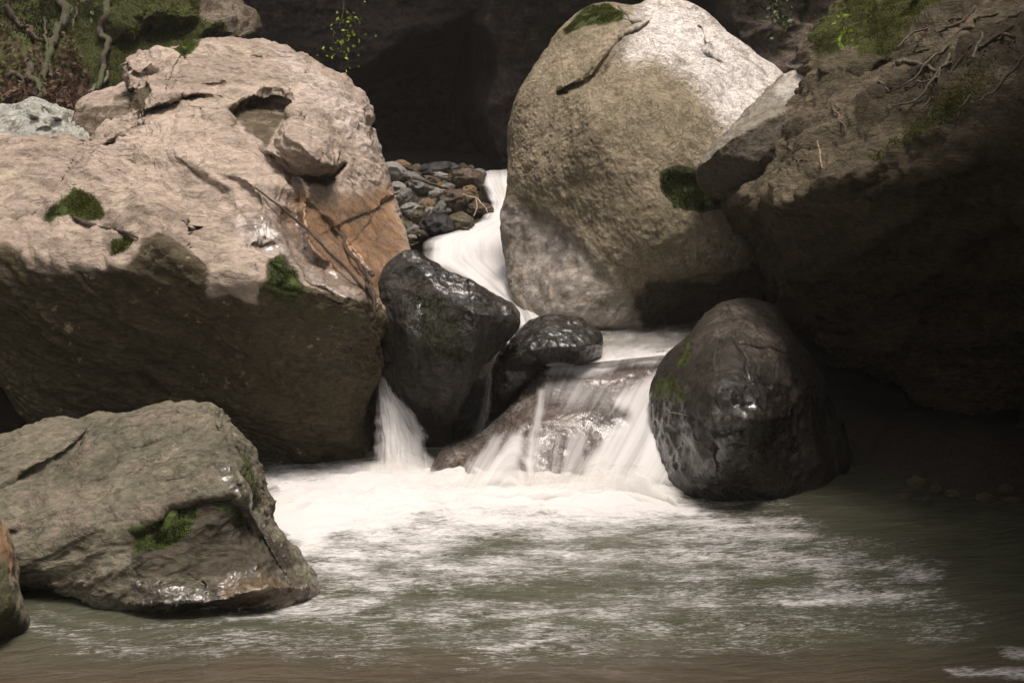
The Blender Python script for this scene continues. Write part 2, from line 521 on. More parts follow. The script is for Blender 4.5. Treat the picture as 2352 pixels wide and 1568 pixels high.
def tufts(info, n, length, width, mat, poly=None, name='moss_patch', minmoss=0.5, up=0.35, tint_up=True, seed=0, droop=0.0):
    """short moss shoots rooted on a rock's surface, one part of that rock"""
    r = np.random.default_rng(seed + 11)
    w = np.clip(info['A']['moss'] - minmoss + 0.05, 0, 1)
    if poly is not None: w = w * (poly_sd(poly, info['px'], info['py']) > -4)
    w = w * (fbm(info['V'] * 9, 2) > -0.35)
    if w.sum() <= 0: return
    N = info['N']
    # weight by cell area so that shoots spread evenly
    Vg = info['V'].reshape(N, N, 3)
    e1 = np.linalg.norm(np.gradient(Vg, axis=0), axis=-1); e2 = np.linalg.norm(np.gradient(Vg, axis=1), axis=-1)
    w = w * (e1 * e2).ravel()
    idx = r.choice(len(w), n, p=w / w.sum())
    cell = np.sqrt((e1 * e2).ravel()[idx])[:, None]
    nrm = info['n'][idx]
    P = info['V'][idx] + r.normal(size=(n, 3)) * cell * 0.5 - nrm * 0.004
    D = nrm + r.normal(size=(n, 3)) * 0.45 + np.array([0, 0, up - droop])
    D /= np.linalg.norm(D, axis=1)[:, None]
    L = length * r.uniform(0.5, 1.3, n)[:, None] * (0.6 + 0.7 * sstep(fbm(P * 14, 2), -0.4, 0.5))[:, None]
    Sd = np.cross(D, r.normal(size=(n, 3))); Sd /= np.linalg.norm(Sd, axis=1)[:, None] + 1e-9
    wd = width * r.uniform(0.6, 1.3, n)[:, None]
    a0 = P - Sd * wd; a1 = P + Sd * wd; m = P + D * L * 0.6 + Sd * wd * 0.9; m2 = P + D * L * 0.6 - Sd * wd * 0.9; tip = P + D * L + nrm * 0
    V = np.stack([a0, a1, m, m2, tip], 1).reshape(-1, 3)
    b = np.arange(n) * 5
    quads = np.stack([b, b + 1, b + 2, b + 3], -1); tris = np.stack([b + 3, b + 2, b + 4], -1)
    ob = info['o']
    me = mesh_from(name, V - np.array(ob.location), quads, tris)
    tint = np.clip(r.normal(0.4, 0.28, n) + 0.5 * fbm(P * 6, 2), 0, 1)
    attr(me, 'tint', np.repeat(tint, 5))
    return link(name, me, mat, ob)


# ---- rock materials
PINK = rock_mat('rock_pink_beige', (0.42, 0.342, 0.280), (0.28, 0.225, 0.180), (0.41, 0.345, 0.26), lichen=0.9, bump=0.6, speck=0.22, crackle=0.22,
                aniso=((0, math.radians(25), 0), (0.7, 1, 1.6)), pale=(0.50, 0.43, 0.38), ochre=(0.25, 0.135, 0.06), stain_shade=(0.044, 0.035, 0.019))
BEIGE = rock_mat('rock_beige_pitted', (0.31, 0.258, 0.178), (0.23, 0.195, 0.128), (0.135, 0.117, 0.070), bump=0.9, speck=0.30, sc=1.5, ostreak=((0, math.radians(-48), 0), (0.25, 1, 2.0)),
                 pale=(0.72, 0.68, 0.64), ochre=(0.28, 0.255, 0.235), stain_shade=(0.035, 0.030, 0.020))
GREYG = rock_mat('rock_grey_green', (0.175, 0.16, 0.115), (0.095, 0.088, 0.060), (0.205, 0.16, 0.13), bump=0.5, speck=0.3, veins=0.3,
                 ochre=(0.17, 0.09, 0.035), stain_shade=(0.035, 0.030, 0.020), pale=(0.33, 0.31, 0.26), aniso=((0, math.radians(-20), 0), (0.8, 1, 1.5)))
DARKWET = rock_mat('rock_dark_wet', (0.028, 0.024, 0.018), (0.014, 0.012, 0.009), (0.045, 0.040, 0.026), rough=0.38, wetrough=0.2, bump=0.9, speck=0.45,
                   pale=(0.09, 0.08, 0.06), stain_shade=(0.012, 0.010, 0.007))
DARKDRY = rock_mat('rock_dark_grey', (0.044, 0.037, 0.028), (0.025, 0.021, 0.016), (0.030, 0.026, 0.015), rough=0.55, wetrough=0.24, bump=0.6, speck=0.3,
                   pale=(0.20, 0.165, 0.13), stain_shade=(0.016, 0.013, 0.010))
RIGHTM = rock_mat('rock_brown_mossy', (0.20, 0.160, 0.105), (0.10, 0.082, 0.050), (0.055, 0.050, 0.024), bump=1.5, speck=0.4,
                  moss=(0.05, 0.055, 0.010), stain_shade=(0.040, 0.031, 0.017), aniso=((0, math.radians(-38), 0), (0.6, 1, 1.8)))
SLABM = rock_mat('rock_slab_wet', (0.17, 0.135, 0.118), (0.095, 0.076, 0.066), (0.20, 0.155, 0.11), rough=0.5, wetrough=0.25, bump=0.8, speck=0.3)
GROUNDM = rock_mat('ground_silt', (0.030, 0.025, 0.018), (0.022, 0.018, 0.013), (0.035, 0.028, 0.018), rough=0.9, bump=0.4, crackle=0.0)
CLIFFM = rock_mat('cliff_rock', (0.070, 0.058, 0.050), (0.045, 0.037, 0.032), (0.075, 0.062, 0.042), rough=0.9, bump=2.5, speck=0.35, sc=0.5,
                  stain_shade=(0.024, 0.019, 0.016), moss=(0.025, 0.030, 0.008), pale=(0.16, 0.13, 0.10))
BANKM = rock_mat('bank_rock_moss', (0.20, 0.165, 0.12), (0.13, 0.105, 0.075), (0.10, 0.085, 0.05), bump=1.6, speck=0.4,
                 moss=(0.036, 0.042, 0.009), stain_shade=(0.030, 0.022, 0.015), ochre=(0.10, 0.055, 0.038))
PALEG = rock_mat('rock_pale_grey', (0.42, 0.42, 0.37), (0.33, 0.34, 0.30), (0.50, 0.48, 0.43), bump=1.2, speck=0.25, stain_shade=(0.05, 0.045, 0.04))


WEDGEM = rock_mat('rock_wedge_grey', (0.27, 0.245, 0.195), (0.20, 0.18, 0.14), (0.16, 0.145, 0.10), bump=0.7, speck=0.25, stain_shade=(0.05, 0.042, 0.030), pale=(0.50, 0.47, 0.42))


# ------------------------------------------------------------------ setting: ground, cliffs, water
def grid_quads(ny, nx):
    ii = np.arange(ny * nx).reshape(ny, nx)
    return np.stack([ii[:-1, :-1], ii[1:, :-1], ii[1:, 1:], ii[:-1, 1:]], -1).reshape(-1, 4)


def up_normals(me):
    if me.polygons[len(me.polygons) // 2].normal[2] < 0: me.flip_normals()


# ground: bed of the pool, right-hand shore and the floor of the gorge
gx = np.linspace(-30, 30, 241); gy = np.linspace(-25, 35, 241)
X, Y = np.meshgrid(gx, gy); X, Y = X.ravel(), Y.ravel()
Pn = np.stack([X, Y, 0 * X], -1)
Z = -0.55 + 0.0 * X
rs_ = sstep(X, 1.5, 2.2) * (1 - sstep(Y, 10.5, 13))
Z = Z + (sstep(Y, 8.0, 9.6) * 0.85 + np.clip(Y - 9.8, 0, 8) * 0.17) * (1 - rs_)
Z = Z + np.clip(X - 4.2, 0, 9) ** 1.2 * sstep(Y, 6.9, 8.2) * 0.42
Z = Z + 0.72 * sstep(X - 0.2 * (8.3 - Y), 1.85, 2.35) * sstep(Y, 7.3, 8.0)
Z = Z + np.clip(np.abs(X) - 5.5, 0, 30) ** 1.3 * 0.8
Z = Z + 0.12 * fbm(Pn * 0.9, 4)
me = mesh_from('ground', np.stack([X, Y, Z], -1), grid_quads(241, 241)); up_normals(me)
for k in ('moss', 'wet', 'stain_shade', 'pale', 'ochre'): attr(me, k, np.full(len(X), 0.0 if k == 'wet' else 0.0 if k == 'stain_shade' else 0.0))
tag(link('ground', me, GROUNDM), kind='structure')


def cliff(name, xs, ys, dfun, mat, label, moss=None, pale=None, amp=0.25, group='cliff walls of the gorge'):
    nx, ny = len(xs), len(ys)
    PX, PY = np.meshgrid(xs, ys); PX, PY = PX.ravel(), PY.ravel()
    q0 = np.stack([PX / 120, PY / 120, 0 * PX], -1)
    wx = PX + 14 * fbm(q0, 4); wy = PY + 14 * fbm(q0 + 40, 4)
    d = dfun(wx, wy)
    V = at(PX, PY, d)
    V[:, 1] -= amp * (fbm(V / 1.6, 5, 0.55) + 0.6 * ridged(V * np.array([1, 1, 1.8]) / 0.9, 4))
    me = mesh_from(name, V, grid_quads(ny, nx))
    if me.polygons[len(me.polygons) // 2].normal[1] > 0: me.flip_normals()
    for k in ('moss', 'wet', 'stain_shade', 'pale', 'ochre'):
        v = np.zeros(len(V))
        if k == 'moss' and moss: v = moss(wx, wy)
        if k == 'pale' and pale: v = pale(wx, wy)
        if k == 'stain_shade': v = sstep(fbm(V / 2.2, 4), -0.1, 0.5) * 0.7
        attr(me, k, v)
    o = link(name, me, mat)
    tag(o, kind='structure')
    return o, V, me


def sp(a_, b_, n): return np.linspace(a_, b_, n)
xs = np.concatenate([sp(-2600, 440, 50)[:-1], sp(440, 1960, 300)[:-1], sp(1960, 5200, 50)])
ys = np.concatenate([sp(-2600, -40, 70)[:-1], sp(-40, 480, 130)[:-1], sp(480, 900, 20)])


def back_cliff(x, y):
    d = 17.5 + 0 * x
    # overhanging brow, cave mouth under it
    brow = [(430, 140), (600, 120), (760, 170), (860, 150), (960, 85), (1080, 45), (1100, 20), (1110, 120), (1090, 200), (1120, 330), (1150, 420), (1150, 700), (430, 700)]
    s_ = poly_sd(brow, x, y)
    d = d + 6.0 * sstep(s_, -6, 60)
    # a slab standing proud at the right of the cave
    d = d - 1.6 * sstep(poly_sd([(1118, -300), (1100, 60), (1115, 140), (1100, 260), (1140, 420), (1400, 500), (1500, -300)], x, y), -4, 26)
    # mossy cliff behind the round boulder
    d = d - 3.2 * sstep(poly_sd([(1560, -300), (1600, 60), (1700, 400), (2600, 500), (2600, -300)], x, y), -4, 90)
    # lean over above the frame
    d = d - 2.2 * sstep(-y, 0, 700) + 0.5 * np.sin(x / 210.0 + y / 340.0)
    d = d + np.clip(-y - 900, 0, 3000) / 1000 * 5.0
    return d


cliff('cliff', xs, ys, back_cliff, CLIFFM, '', amp=0.22,
      moss=lambda x, y: 0.75 * sstep(poly_sd([(1220, -100), (1230, 300), (1500, 300), (1500, -100)], x, y), -40, 60) * sstep(fbm(np.stack([x / 90, y / 160, 0 * x], -1), 4), -0.2, 0.5)
      + 0.9 * sstep(poly_sd([(1740, -60), (1790, 90), (1850, 40), (1880, -60)], x, y), -20, 20) * sstep(fbm(np.stack([x / 40, y / 60, 0 * x], -1), 4), -0.3, 0.3),
      pale=lambda x, y: 0.35 * sstep(poly_sd([(1110, -100), (1110, 300), (1250, 300), (1400, -100)], x, y), -20, 40) + 0.85 * sstep(poly_sd([(1600, -100), (1640, 120), (1800, 220), (1900, 220), (1950, -100)], x, y), -20, 40)
      + 0.35 * sstep(poly_sd([(590, -100), (590, 90), (860, 130), (1080, 30), (1090, -100)], x, y), -10, 60))


# side walls of the gorge, left and right of the picture
def side_wall(name, sgn, seed):
    yy = sp(-14, 19, 90); zz = sp(-1.0, 13, 60)
    Yg, Zg = np.meshgrid(yy, zz); Yg, Zg = Yg.ravel(), Zg.ravel()
    P = np.stack([0 * Yg, Yg, Zg], -1)
    x0 = 6.2 + 0.18 * Zg if sgn < 0 else 5.2 + 0.05 * Zg - sstep(8.0 - Yg, 0.0, 2.0) * (1.9 + 1.75 * sstep(Zg, 1.3, 3.8) - 0.16 * np.clip(Zg - 4.0, 0, 9))  # right wall leans out unseen over the pool, shaped to shade it
    Xg = sgn * (x0 + 0.9 * fbm(P / 3.5 + seed, 5))
    V = np.stack([Xg, Yg, Zg], -1)
    me = mesh_from(name, V, grid_quads(60, 90))
    if me.polygons[10].normal[0] * sgn > 0: me.flip_normals()
    for k in ('moss', 'wet', 'stain_shade', 'pale', 'ochre'):
        attr(me, k, sstep(fbm(P / 2 + seed, 4), -0.1, 0.6) * 0.8 if k == 'moss' else np.zeros(len(V)))
    tag(link(name, me, CLIFFM), kind='structure')


side_wall('cliff', -1, 3)
side_wall('cliff', 1, 8)

# pool
M = NT('pool_water')
uv = M.n('ShaderNodeUVMap', uv_map='flow').outputs[0]
def stretched(sx, sy, sc, det, ro, di=0.0):
    mp = M.n('ShaderNodeMapping', {'Vector': uv}); mp.inputs['Scale'].default_value = (sx, sy, 1)
    return M.noise(mp.outputs[0], sc, det, ro, di)
n1 = stretched(1.0, 2.6, 1.7, 5, 0.6, 0.9)
n2 = stretched(1.0, 3.6, 9.0, 6, 0.7, 1.4)
n3 = stretched(1.0, 7.0, 30.0, 4, 0.7, 0.6)
foam_a = M.attr('foam')
n4 = stretched(1.0, 5.0, 75.0, 4, 0.7, 0.8)
nn_ = M.math('ADD', M.math('ADD', M.math('MULTIPLY', n1, 0.26), M.math('MULTIPLY', n2, 0.42)), M.math('ADD', M.math('MULTIPLY', n3, 0.42), M.math('MULTIPLY', n4, 0.26)))
nn_ = M.math('MULTIPLY', M.math('SUBTRACT', nn_, 0.69), 4.6)
ff = M.math('ADD', M.math('SUBTRACT', M.math('MULTIPLY', foam_a, 1.5), 0.42), nn_)
ff = M.ramp(ff, -0.05, 1.05)
ff = M.math('MULTIPLY', ff, M.ramp(foam_a, 0.02, 0.3), clamp=True)
br = M.attr('brown')
murk = M.mix(br, (0.076, 0.078, 0.049), (0.086, 0.069, 0.045))
murk = M.mix(M.ramp(n1, 0.35, 0.7), murk, M.mix(1.0, murk, (0.72, 0.72, 0.72), 'MULTIPLY'))
rp = M.math('ADD', M.math('MULTIPLY', stretched(1.0, 3.0, 5.0, 4, 0.55, 0.5), 1.0), M.math('MULTIPLY', n3, 0.18))
bp = M.n('ShaderNodeBump', {'Strength': 0.8, 'Distance': 0.05, 'Height': rp}).outputs[0]
P_ = M.n('ShaderNodeBsdfPrincipled', {'Base Color': murk, 'Roughness': 0.1, 'IOR': 1.33, 'Normal': bp})
X_ = M.n('ShaderNodeMixShader', {0: ff, 1: P_.outputs[0], 2: water_white(M, 0.80)})
M.t.links.new(X_.outputs[0], M.out.inputs[0])
POOL = M.m

xs = np.concatenate([sp(-5200, -60, 40)[:-1], sp(-60, 2420, 500)[:-1], sp(2420, 7500, 40)])
ys = np.concatenate([sp(985, 1060, 16)[:-1], sp(1060, 1600, 260)[:-1], sp(1600, 2600, 30)[:-1], sp(2600, 9000, 20)])
PX, PY = np.meshgrid(xs, ys); PX, PY = PX.ravel(), PY.ravel()
d = CH * F / (PY - HY)
V = at(PX, PY, d)
wq = np.stack([PX / 150, PY / 60, 0 * PX], -1)
wx = PX + 40 * fbm(wq, 4); wy = PY + 14 * fbm(wq + 20, 4)
foam = np.zeros(len(PX))
def fadd(poly_, soft, val):
    global foam
    foam = np.maximum(foam, val * sstep(poly_sd(poly_, wx, wy), -soft, soft))
core = [(600, 1108), (700, 1092), (860, 1072), (1000, 1060), (1240, 1085), (1510, 1075), (1540, 1130), (1590, 1168), (1540, 1180), (1300, 1190), (1050, 1200), (800, 1235), (690, 1270), (630, 1200)]
sdc = poly_sd(core, wx, HY + (wy - HY) * 1.0)
foam = 1.3 * sstep(sdc, -105, 75)
foam = np.maximum(foam, 0.72 * sstep(poly_sd([(600, 1150), (900, 1180), (1500, 1160), (1760, 1185), (1850, 1225), (1500, 1240), (1100, 1245), (900, 1285), (780, 1340), (690, 1320)], wx, wy), -95, 60))
foam = np.maximum(foam, 0.52 * sstep(poly_sd([(690, 1330), (900, 1260), (1700, 1215), (2080, 1270), (2150, 1325), (1900, 1335), (1500, 1320), (1100, 1340), (900, 1390), (760, 1430), (560, 1425)], wx, wy), -90, 60))
foam = np.maximum(foam, 0.44 * sstep(poly_sd([(560, 1400), (1000, 1360), (1600, 1340), (2150, 1335), (2200, 1400), (1700, 1430), (1300, 1470), (1000, 1490), (700, 1440)], wx, wy), -80, 60))
foam = np.maximum(foam, 0.34 * sstep(poly_sd([(40, 1420), (500, 1440), (1000, 1400), (2000, 1390), (2300, 1420), (2200, 1480), (1200, 1540), (100, 1520)], wx, wy), -60, 60))
foam = foam * (1 + 0.42 * fbm(np.stack([PX / 150, PY / 30, 0 * PX + 5], -1), 4) * (foam < 1.0))
foam = np.where(foam > 0.9, foam - 0.22 * np.clip(fbm(np.stack([PX / 200, PY / 30, 0 * PX + 9], -1), 4), 0, 1), foam)
fadd([(2150, 1530), (2352, 1525), (2500, 1550), (2352, 1568), (2200, 1556)], 16, 0.62)
fadd([(2270, 1485), (2450, 1480), (2450, 1515), (2300, 1510)], 12, 0.5)
fadd([(60, 1440), (110, 1385), (200, 1410), (330, 1438), (470, 1432), (660, 1405), (740, 1360), (760, 1385), (680, 1430), (480, 1452), (320, 1456), (180, 1436), (110, 1425), (70, 1470)], 14, 0.34)
fadd([(1780, 1375), (2000, 1362), (2060, 1370), (1900, 1388), (1800, 1392)], 8, 0.55)
fadd([(1080, 1480), (1200, 1465), (1330, 1450), (1260, 1475), (1120, 1500)], 10, 0.5)
near = sstep(poly_sd([(600, 1100), (860, 1050), (1540, 1050), (1560, 1150), (1300, 1200), (900, 1220), (700, 1220)], PX, PY), -30, 50)
V[:, 2] += near * (0.03 + 0.035 * fbm(V * np.array([2.2, 3.5, 1]), 4) + 0.015 * fbm(V * 9, 3)) + 0.012 * fbm(V * np.array([1.5, 4, 1]), 4) * sstep(d, 3, 5)
me = mesh_from('pool_water', V, grid_quads(len(ys), len(xs))); up_normals(me)
attr(me, 'foam', foam)
attr(me, 'brown', sstep(PY, 1430, 1560))
ul = me.uv_layers.new(name='flow')
li = np.zeros(len(me.loops), np.int32); me.loops.foreach_get('vertex_index', li)
fu = np.stack([V[:, 0], V[:, 1] - 0.16 * V[:, 0] + 0.12 * np.sin(V[:, 0] * 1.3)], -1)
ul.data.foreach_set('uv', fu[li].astype(np.float32).ravel())
tag(link('water', me, POOL), kind='structure')


def ribbon(name, left, right, mat, nu=90, nv=120, densf=None, bulge=0.05, rough=0.02, seed=0, uvs=1.0):
    """a flowing sheet of water between two banks given as (x, y, d) photo points, top to bottom; closed underneath by its own thickness"""
    def res(pts):
        p = np.array(pts, float)
        t = np.linspace(0, len(p) - 1, nv)
        out = np.zeros((nv, 3))
        for c_ in range(3):
            out[:, c_] = np.interp(t, np.arange(len(p)), p[:, c_])
        k = np.ones(9) / 9
        for c_ in range(3):
            e = np.pad(out[:, c_], 4, mode='reflect', reflect_type='odd'); out[:, c_] = np.convolve(e, k, 'valid')
        return out
    Lp, Rp = res(left), res(right)
    u = np.linspace(0, 1, nu)
    PXY = Lp[:, None] * (1 - u)[None, :, None] + Rp[:, None] * u[None, :, None]
    PXY = PXY.reshape(-1, 3)
    Vv = at(PXY[:, 0], PXY[:, 1], PXY[:, 2])
    U = np.tile(u, nv); T = np.repeat(np.linspace(0, 1, nv), nu)
    Vv[:, 2] += bulge * np.sin(np.pi * U)
    Vv += np.stack([0 * U, -np.ones_like(U), np.ones_like(U) * 0.6], -1) * (rough * fbm(np.stack([U * 9, T * 3.0, 0 * U + seed], -1), 4))[:, None]
    loc = Vv.mean(0); loc[2] = Vv[:, 2].min()
    me = mesh_from(name, Vv - loc, grid_quads(nv, nu))
    if me.polygons[len(me.polygons) // 2].normal[1] > 0: me.flip_normals()
    width = np.linalg.norm(at(*Lp[nv // 2]) - at(*Rp[nv // 2])); length = np.linalg.norm(at(*Lp[0]) - at(*Lp[-1]))
    ul = me.uv_layers.new(name='flow')
    li = np.zeros(len(me.loops), np.int32); me.loops.foreach_get('vertex_index', li)
    fu = np.stack([U * width * uvs + seed, T * length + seed], -1)
    ul.data.foreach_set('uv', fu[li].astype(np.float32).ravel())
    attr(me, 'dens', densf(U, T) if densf else np.ones(len(U)))
    return link(name, me, mat, None, loc)


FALL = fall_mat('falling_water', 13, 0.8, 0.9)
STREAM = fall_mat('stream_water', 9, 0.6, 0.8)

# upper stream: from beside the stones, past the round boulder, down into the upper basin
o = ribbon('stream', [(1090, 396, 15.4), (1098, 430, 14.2), (1118, 470, 13.2), (1085, 515, 12.5), (955, 552, 12.05), (950, 600, 11.5), (1050, 660, 10.9), (1150, 720, 10.4), (1190, 775, 9.8)],
           [(1240, 396, 15.4), (1250, 430, 14.2), (1260, 470, 13.2), (1260, 510, 12.6), (1270, 560, 12.0), (1280, 610, 11.4), (1290, 660, 10.9), (1290, 710, 10.45), (1290, 760, 9.95)],
           STREAM, 110, 200, lambda U, T: (0.86 - 0.20 * sstep(T, 0.55, 0.95) - 0.2 * sstep(U, 0.45, 0.8) * sstep(T, 0.5, 0.8) + 0.16 * fbm(np.stack([U * 6, T * 5, 0 * U], -1), 4)) * sstep(U, -0.02, 0.22 + 0.1 * fbm(np.stack([0 * U, T * 12, 0 * U + 3], -1), 3)), 0.03, 0.014, 2)
tag(o, kind='structure')
# upper basin behind the lip of the cascade
bm = np.array([(1150, 790), (1200, 752), (1400, 738), (1640, 735), (1720, 770), (1640, 812), (1400, 836), (1230, 846)])
o = ribbon('upper_basin', [(1140, 735, 10.5), (1150, 775, 9.6), (1200, 815, 8.95), (1262, 842, 8.78)], [(1720, 735, 10.5), (1720, 765, 9.8), (1640, 790, 9.2), (1560, 812, 8.78)],
           fall_mat('basin_water', 6, 2.5, 0.6), 60, 60, lambda U, T: 0.34 + 0.38 * sstep(T, 0.5, 1.0) + 0.12 * (1 - U), 0.0, 0.012, 5)
tag(o, kind='structure')
# dark water body below the basin's foam
bx = at(np.array([1100, 1760, 1640, 1240]), np.array([735, 735, 800, 835]), np.array([10.6, 10.6, 9.1, 8.95])); bx[:, 2] -= 0.03
me = mesh_from('basin_water', bx, np.array([[0, 1, 2, 3]])); up_normals(me)
Mb = NT('basin_deep')
Pb = Mb.n('ShaderNodeBsdfPrincipled', {'Base Color': (0.16, 0.15, 0.12), 'Roughness': 0.2, 'IOR': 1.33})
Mb.t.links.new(Pb.outputs[0], Mb.out.inputs[0])
tag(link('basin_water', me, Mb.m), kind='structure')

# ------------------------------------------------------------------ the boulders
# big pink boulder on the left
Lp = [(-260, 330), (-120, 305), (0, 312), (90, 311), (200, 322), (252, 292), (296, 262), (300, 218), (288, 172), (282, 140), (290, 124), (330, 110), (400, 99), (440, 88), (520, 90), (600, 93), (640, 106), (720, 150),
      (790, 195), (830, 237), (843, 300), (848, 335), (872, 380), (905, 435), (926, 500), (938, 575), (915, 625), (872, 650), (866, 700), (870, 790), (866, 860), (850, 950), (842, 1060),
      (800, 1092), (700, 1100), (600, 1100), (400, 1085), (230, 1040), (90, 968), (0, 866), (-150, 770), (-300, 600)]
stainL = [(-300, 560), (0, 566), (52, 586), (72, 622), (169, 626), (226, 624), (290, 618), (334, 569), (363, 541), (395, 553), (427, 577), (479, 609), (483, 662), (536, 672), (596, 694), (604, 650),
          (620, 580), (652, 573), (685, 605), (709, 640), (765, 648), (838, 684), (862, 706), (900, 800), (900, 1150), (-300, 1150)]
ochL = [(690, 440), (730, 470), (900, 430), (960, 560), (900, 650), (860, 690), (740, 600), (705, 560), (672, 480)]
hollow = [(516, 258), (536, 242), (572, 225), (628, 215), (665, 221), (672, 262), (700, 280), (690, 330), (640, 352), (616, 350), (564, 318), (524, 294)]
mossL = [(101, 512), (137, 480), (173, 445), (197, 447), (226, 467), (240, 499), (226, 505), (161, 501), (121, 524)]
mossL2 = [(255, 588), (265, 550), (300, 538), (320, 560), (290, 582)]
mossL3 = [(395, 112), (420, 88), (465, 86), (455, 108), (425, 132)]
mossL4 = [(600, 660), (618, 585), (650, 572), (690, 610), (712, 645), (700, 690), (650, 700)]
strataL = [(590, 90), (660, 110), (850, 230), (860, 400), (770, 300), (680, 215), (640, 150)]
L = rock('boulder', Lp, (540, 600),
         [(-200, 400, 9.0), (0, 330, 9.3), (0, 450, 8.75), (0, 570, 8.35), (150, 330, 9.15), (150, 560, 8.25), (250, 320, 9.1), (330, 270, 9.15), (300, 130, 10.1), (450, 95, 10.3), (620, 100, 10.5),
          (480, 300, 8.95), (620, 420, 8.45), (500, 480, 8.35), (350, 500, 8.2), (300, 610, 8.02), (450, 610, 7.98), (620, 580, 8.0), (720, 640, 8.02), (830, 690, 8.1),
          (760, 250, 9.9), (830, 320, 9.9), (780, 380, 9.35), (800, 500, 9.0), (900, 520, 9.3), (860, 620, 8.7), (740, 540, 8.65),
          (200, 760, 8.15), (450, 800, 8.2), (700, 800, 8.15), (820, 850, 8.25), (300, 980, 8.5), (600, 1000, 8.45), (800, 1050, 8.45), (0, 760, 8.35)],
         rnd=0.25, back=1.8, N=420, p=2.6, q=3.0, warp=7, seed=1,
         feats=[('plate', hollow, -0.30, 20),
                ('step', [(300, 265), (326, 256), (387, 243), (423, 224), (443, 219), (470, 214), (560, 225)], -0.16, 5, 90),
                ('crack', [(318, 258), (387, 243), (423, 224), (445, 218)], 0.10, 5),
                ('crack', [(427, 232), (440, 250), (459, 258), (516, 258)], 0.05, 4),
                ('crack', [(418, 128), (391, 180), (388, 213)], 0.05, 4),
                ('crack', [(283, 138), (300, 160), (322, 173), (350, 161)], 0.09, 5),
                ('step', [(350, 161), (322, 175), (345, 215), (330, 255)], -0.10, 5, 50),
                ('bump', (500, 187), -0.09, (30, 8), 5), ('bump', (592, 127), -0.05, (22, 6), 8), ('bump', (470, 300), -0.03, (60, 20), 30),
                ('step', [(516, 262), (560, 312), (620, 352), (677, 397), (694, 437), (692, 483), (703, 560), (760, 615), (830, 660)], -0.34, 9, 170),
                ('crack', [(640, 350), (690, 400), (725, 415), (760, 408), (790, 380)], 0.22, 11),
                ('bump', (728, 412), -0.16, (34, 13), 5),
                ('bump', (250, 337), -0.10, (55, 15), -25), ('ridge', [(200, 362), (250, 318), (300, 290)], 0.05, 14, 40),
                ('ridge', [(190, 330), (173, 372), (130, 440), (100, 480), (40, 512)], -0.16, 45, 45),
                ('step', [(-40, 520), (50, 508), (105, 478)], -0.06, 6, 60),
                ('crack', [(165, 500), (200, 514), (250, 524), (318, 546)], 0.03, 4),
                ('crack', [(418, 512), (424, 540), (445, 590)], 0.05, 6),
                ('crack', [(585, 610), (592, 650), (600, 670)], 0.05, 6),
                ('bump', (430, 520), -0.06, (12, 22), 0),
                ('crack', [(700, 460), (735, 490), (760, 520), (800, 570), (850, 640)], 0.07, 9),
                ('step', [(470, 390), (540, 410), (590, 440), (600, 480), (560, 500)], -0.06, 6, 50),
                ('step', [(360, 360), (440, 375), (520, 440), (560, 520)], -0.07, 12, 60),
                ('bump', (640, 430), 0.05, (50, 14), 20), ('bump', (650, 470), 0.04, (40, 10), 25),
                ('step', [(530, 575), (590, 560), (660, 552)], -0.05, 5, 40),
                ('ridge', [(-200, 560), (50, 590), (250, 620), (360, 560), (480, 620), (620, 640), (850, 700)], 0.10, 60, 45),
                ('crack', [(185, 625), (215, 660), (260, 720)], 0.04, 4), ('ridge', [(650, 570), (720, 622), (785, 658), (860, 704)], 0.11, 30, 34),
                ('crack', [(330, 860), (365, 910), (380, 950)], 0.10, 14)],
         masks=[('stain_shade', stainL, 26, 1.0), ('moss', mossL, 12, 1.0), ('moss', mossL2, 12, 0.9), ('moss', mossL3, 12, 0.9), ('moss', mossL4, 26, 0.7), ('moss', [(480, 660), (600, 690), (720, 660), (850, 720), (860, 800), (700, 760), (560, 720)], 40, 0.42),
                ('stain_shade', [(520, 262), (572, 228), (650, 220), (668, 262), (630, 315), (616, 346), (566, 315)], 8, 0.62),  # shade inside the hollow, painted into the colour
                ('stain_shade', [(275, 196), (330, 186), (344, 214), (322, 250), (272, 248)], 7, 0.8), ('stain_shade', [(200, 372), (235, 330), (290, 308), (300, 320), (262, 345)], 5, 0.7),  # shade of the notch recess and the oval dent, painted dark
                ('ochre', [(690, 440), (730, 470), (900, 430), (935, 560), (880, 650), (860, 690), (740, 600), (705, 560), (672, 480)], 22, 0.85),
                ('ochre', [(690, 700), (740, 690), (700, 900), (560, 950), (540, 900)], 30, 0.12),
                ('wet', [(560, 490), (690, 470), (720, 570), (800, 615), (870, 690), (830, 690), (740, 640), (650, 580), (560, 560)], 20, 1.0),
                ('wet', [(690, 440), (900, 430), (940, 560), (860, 690), (700, 560)], 20, 0.7),
                ('pale', strataL, 25, 0.65), ('pale', [(520, 480), (640, 480), (700, 590), (640, 580), (540, 560)], 20, 0.6),
                ('stain_shade', [(400, 420), (440, 400), (530, 460), (560, 540), (520, 560), (470, 480)], 14, 0.42)],
         noise=[('fbm', 0.7, 0.04), ('terrace', 0.55, 0.055, dict(rot=-28, sc=(0.6, 1, 1.5), n=4, notmask=ochL)), ('terrace', 0.2, 0.014, dict(rot=-20, sc=(0.5, 1, 1.7), n=3, notmask=ochL)), ('ridged', 0.32, 0.012, dict(rot=-25, sc=(0.6, 1, 1.7))), ('strata', 0.11, 0.03, dict(mask=strataL, soft=25, rot=-12)),
                ('facet', 0.16, -0.012, dict(notmask=ochL)), ('fbm', 0.07, 0.006, dict(notmask=ochL))],
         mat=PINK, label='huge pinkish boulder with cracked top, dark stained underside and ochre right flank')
tufts(L, 9000, 0.009, 0.0018, MOSSY, mossL, seed=1)
tufts(L, 2500, 0.009, 0.0018, MOSSY, mossL2, seed=2)
tufts(L, 3000, 0.010, 0.002, MOSSY, mossL3, seed=3)
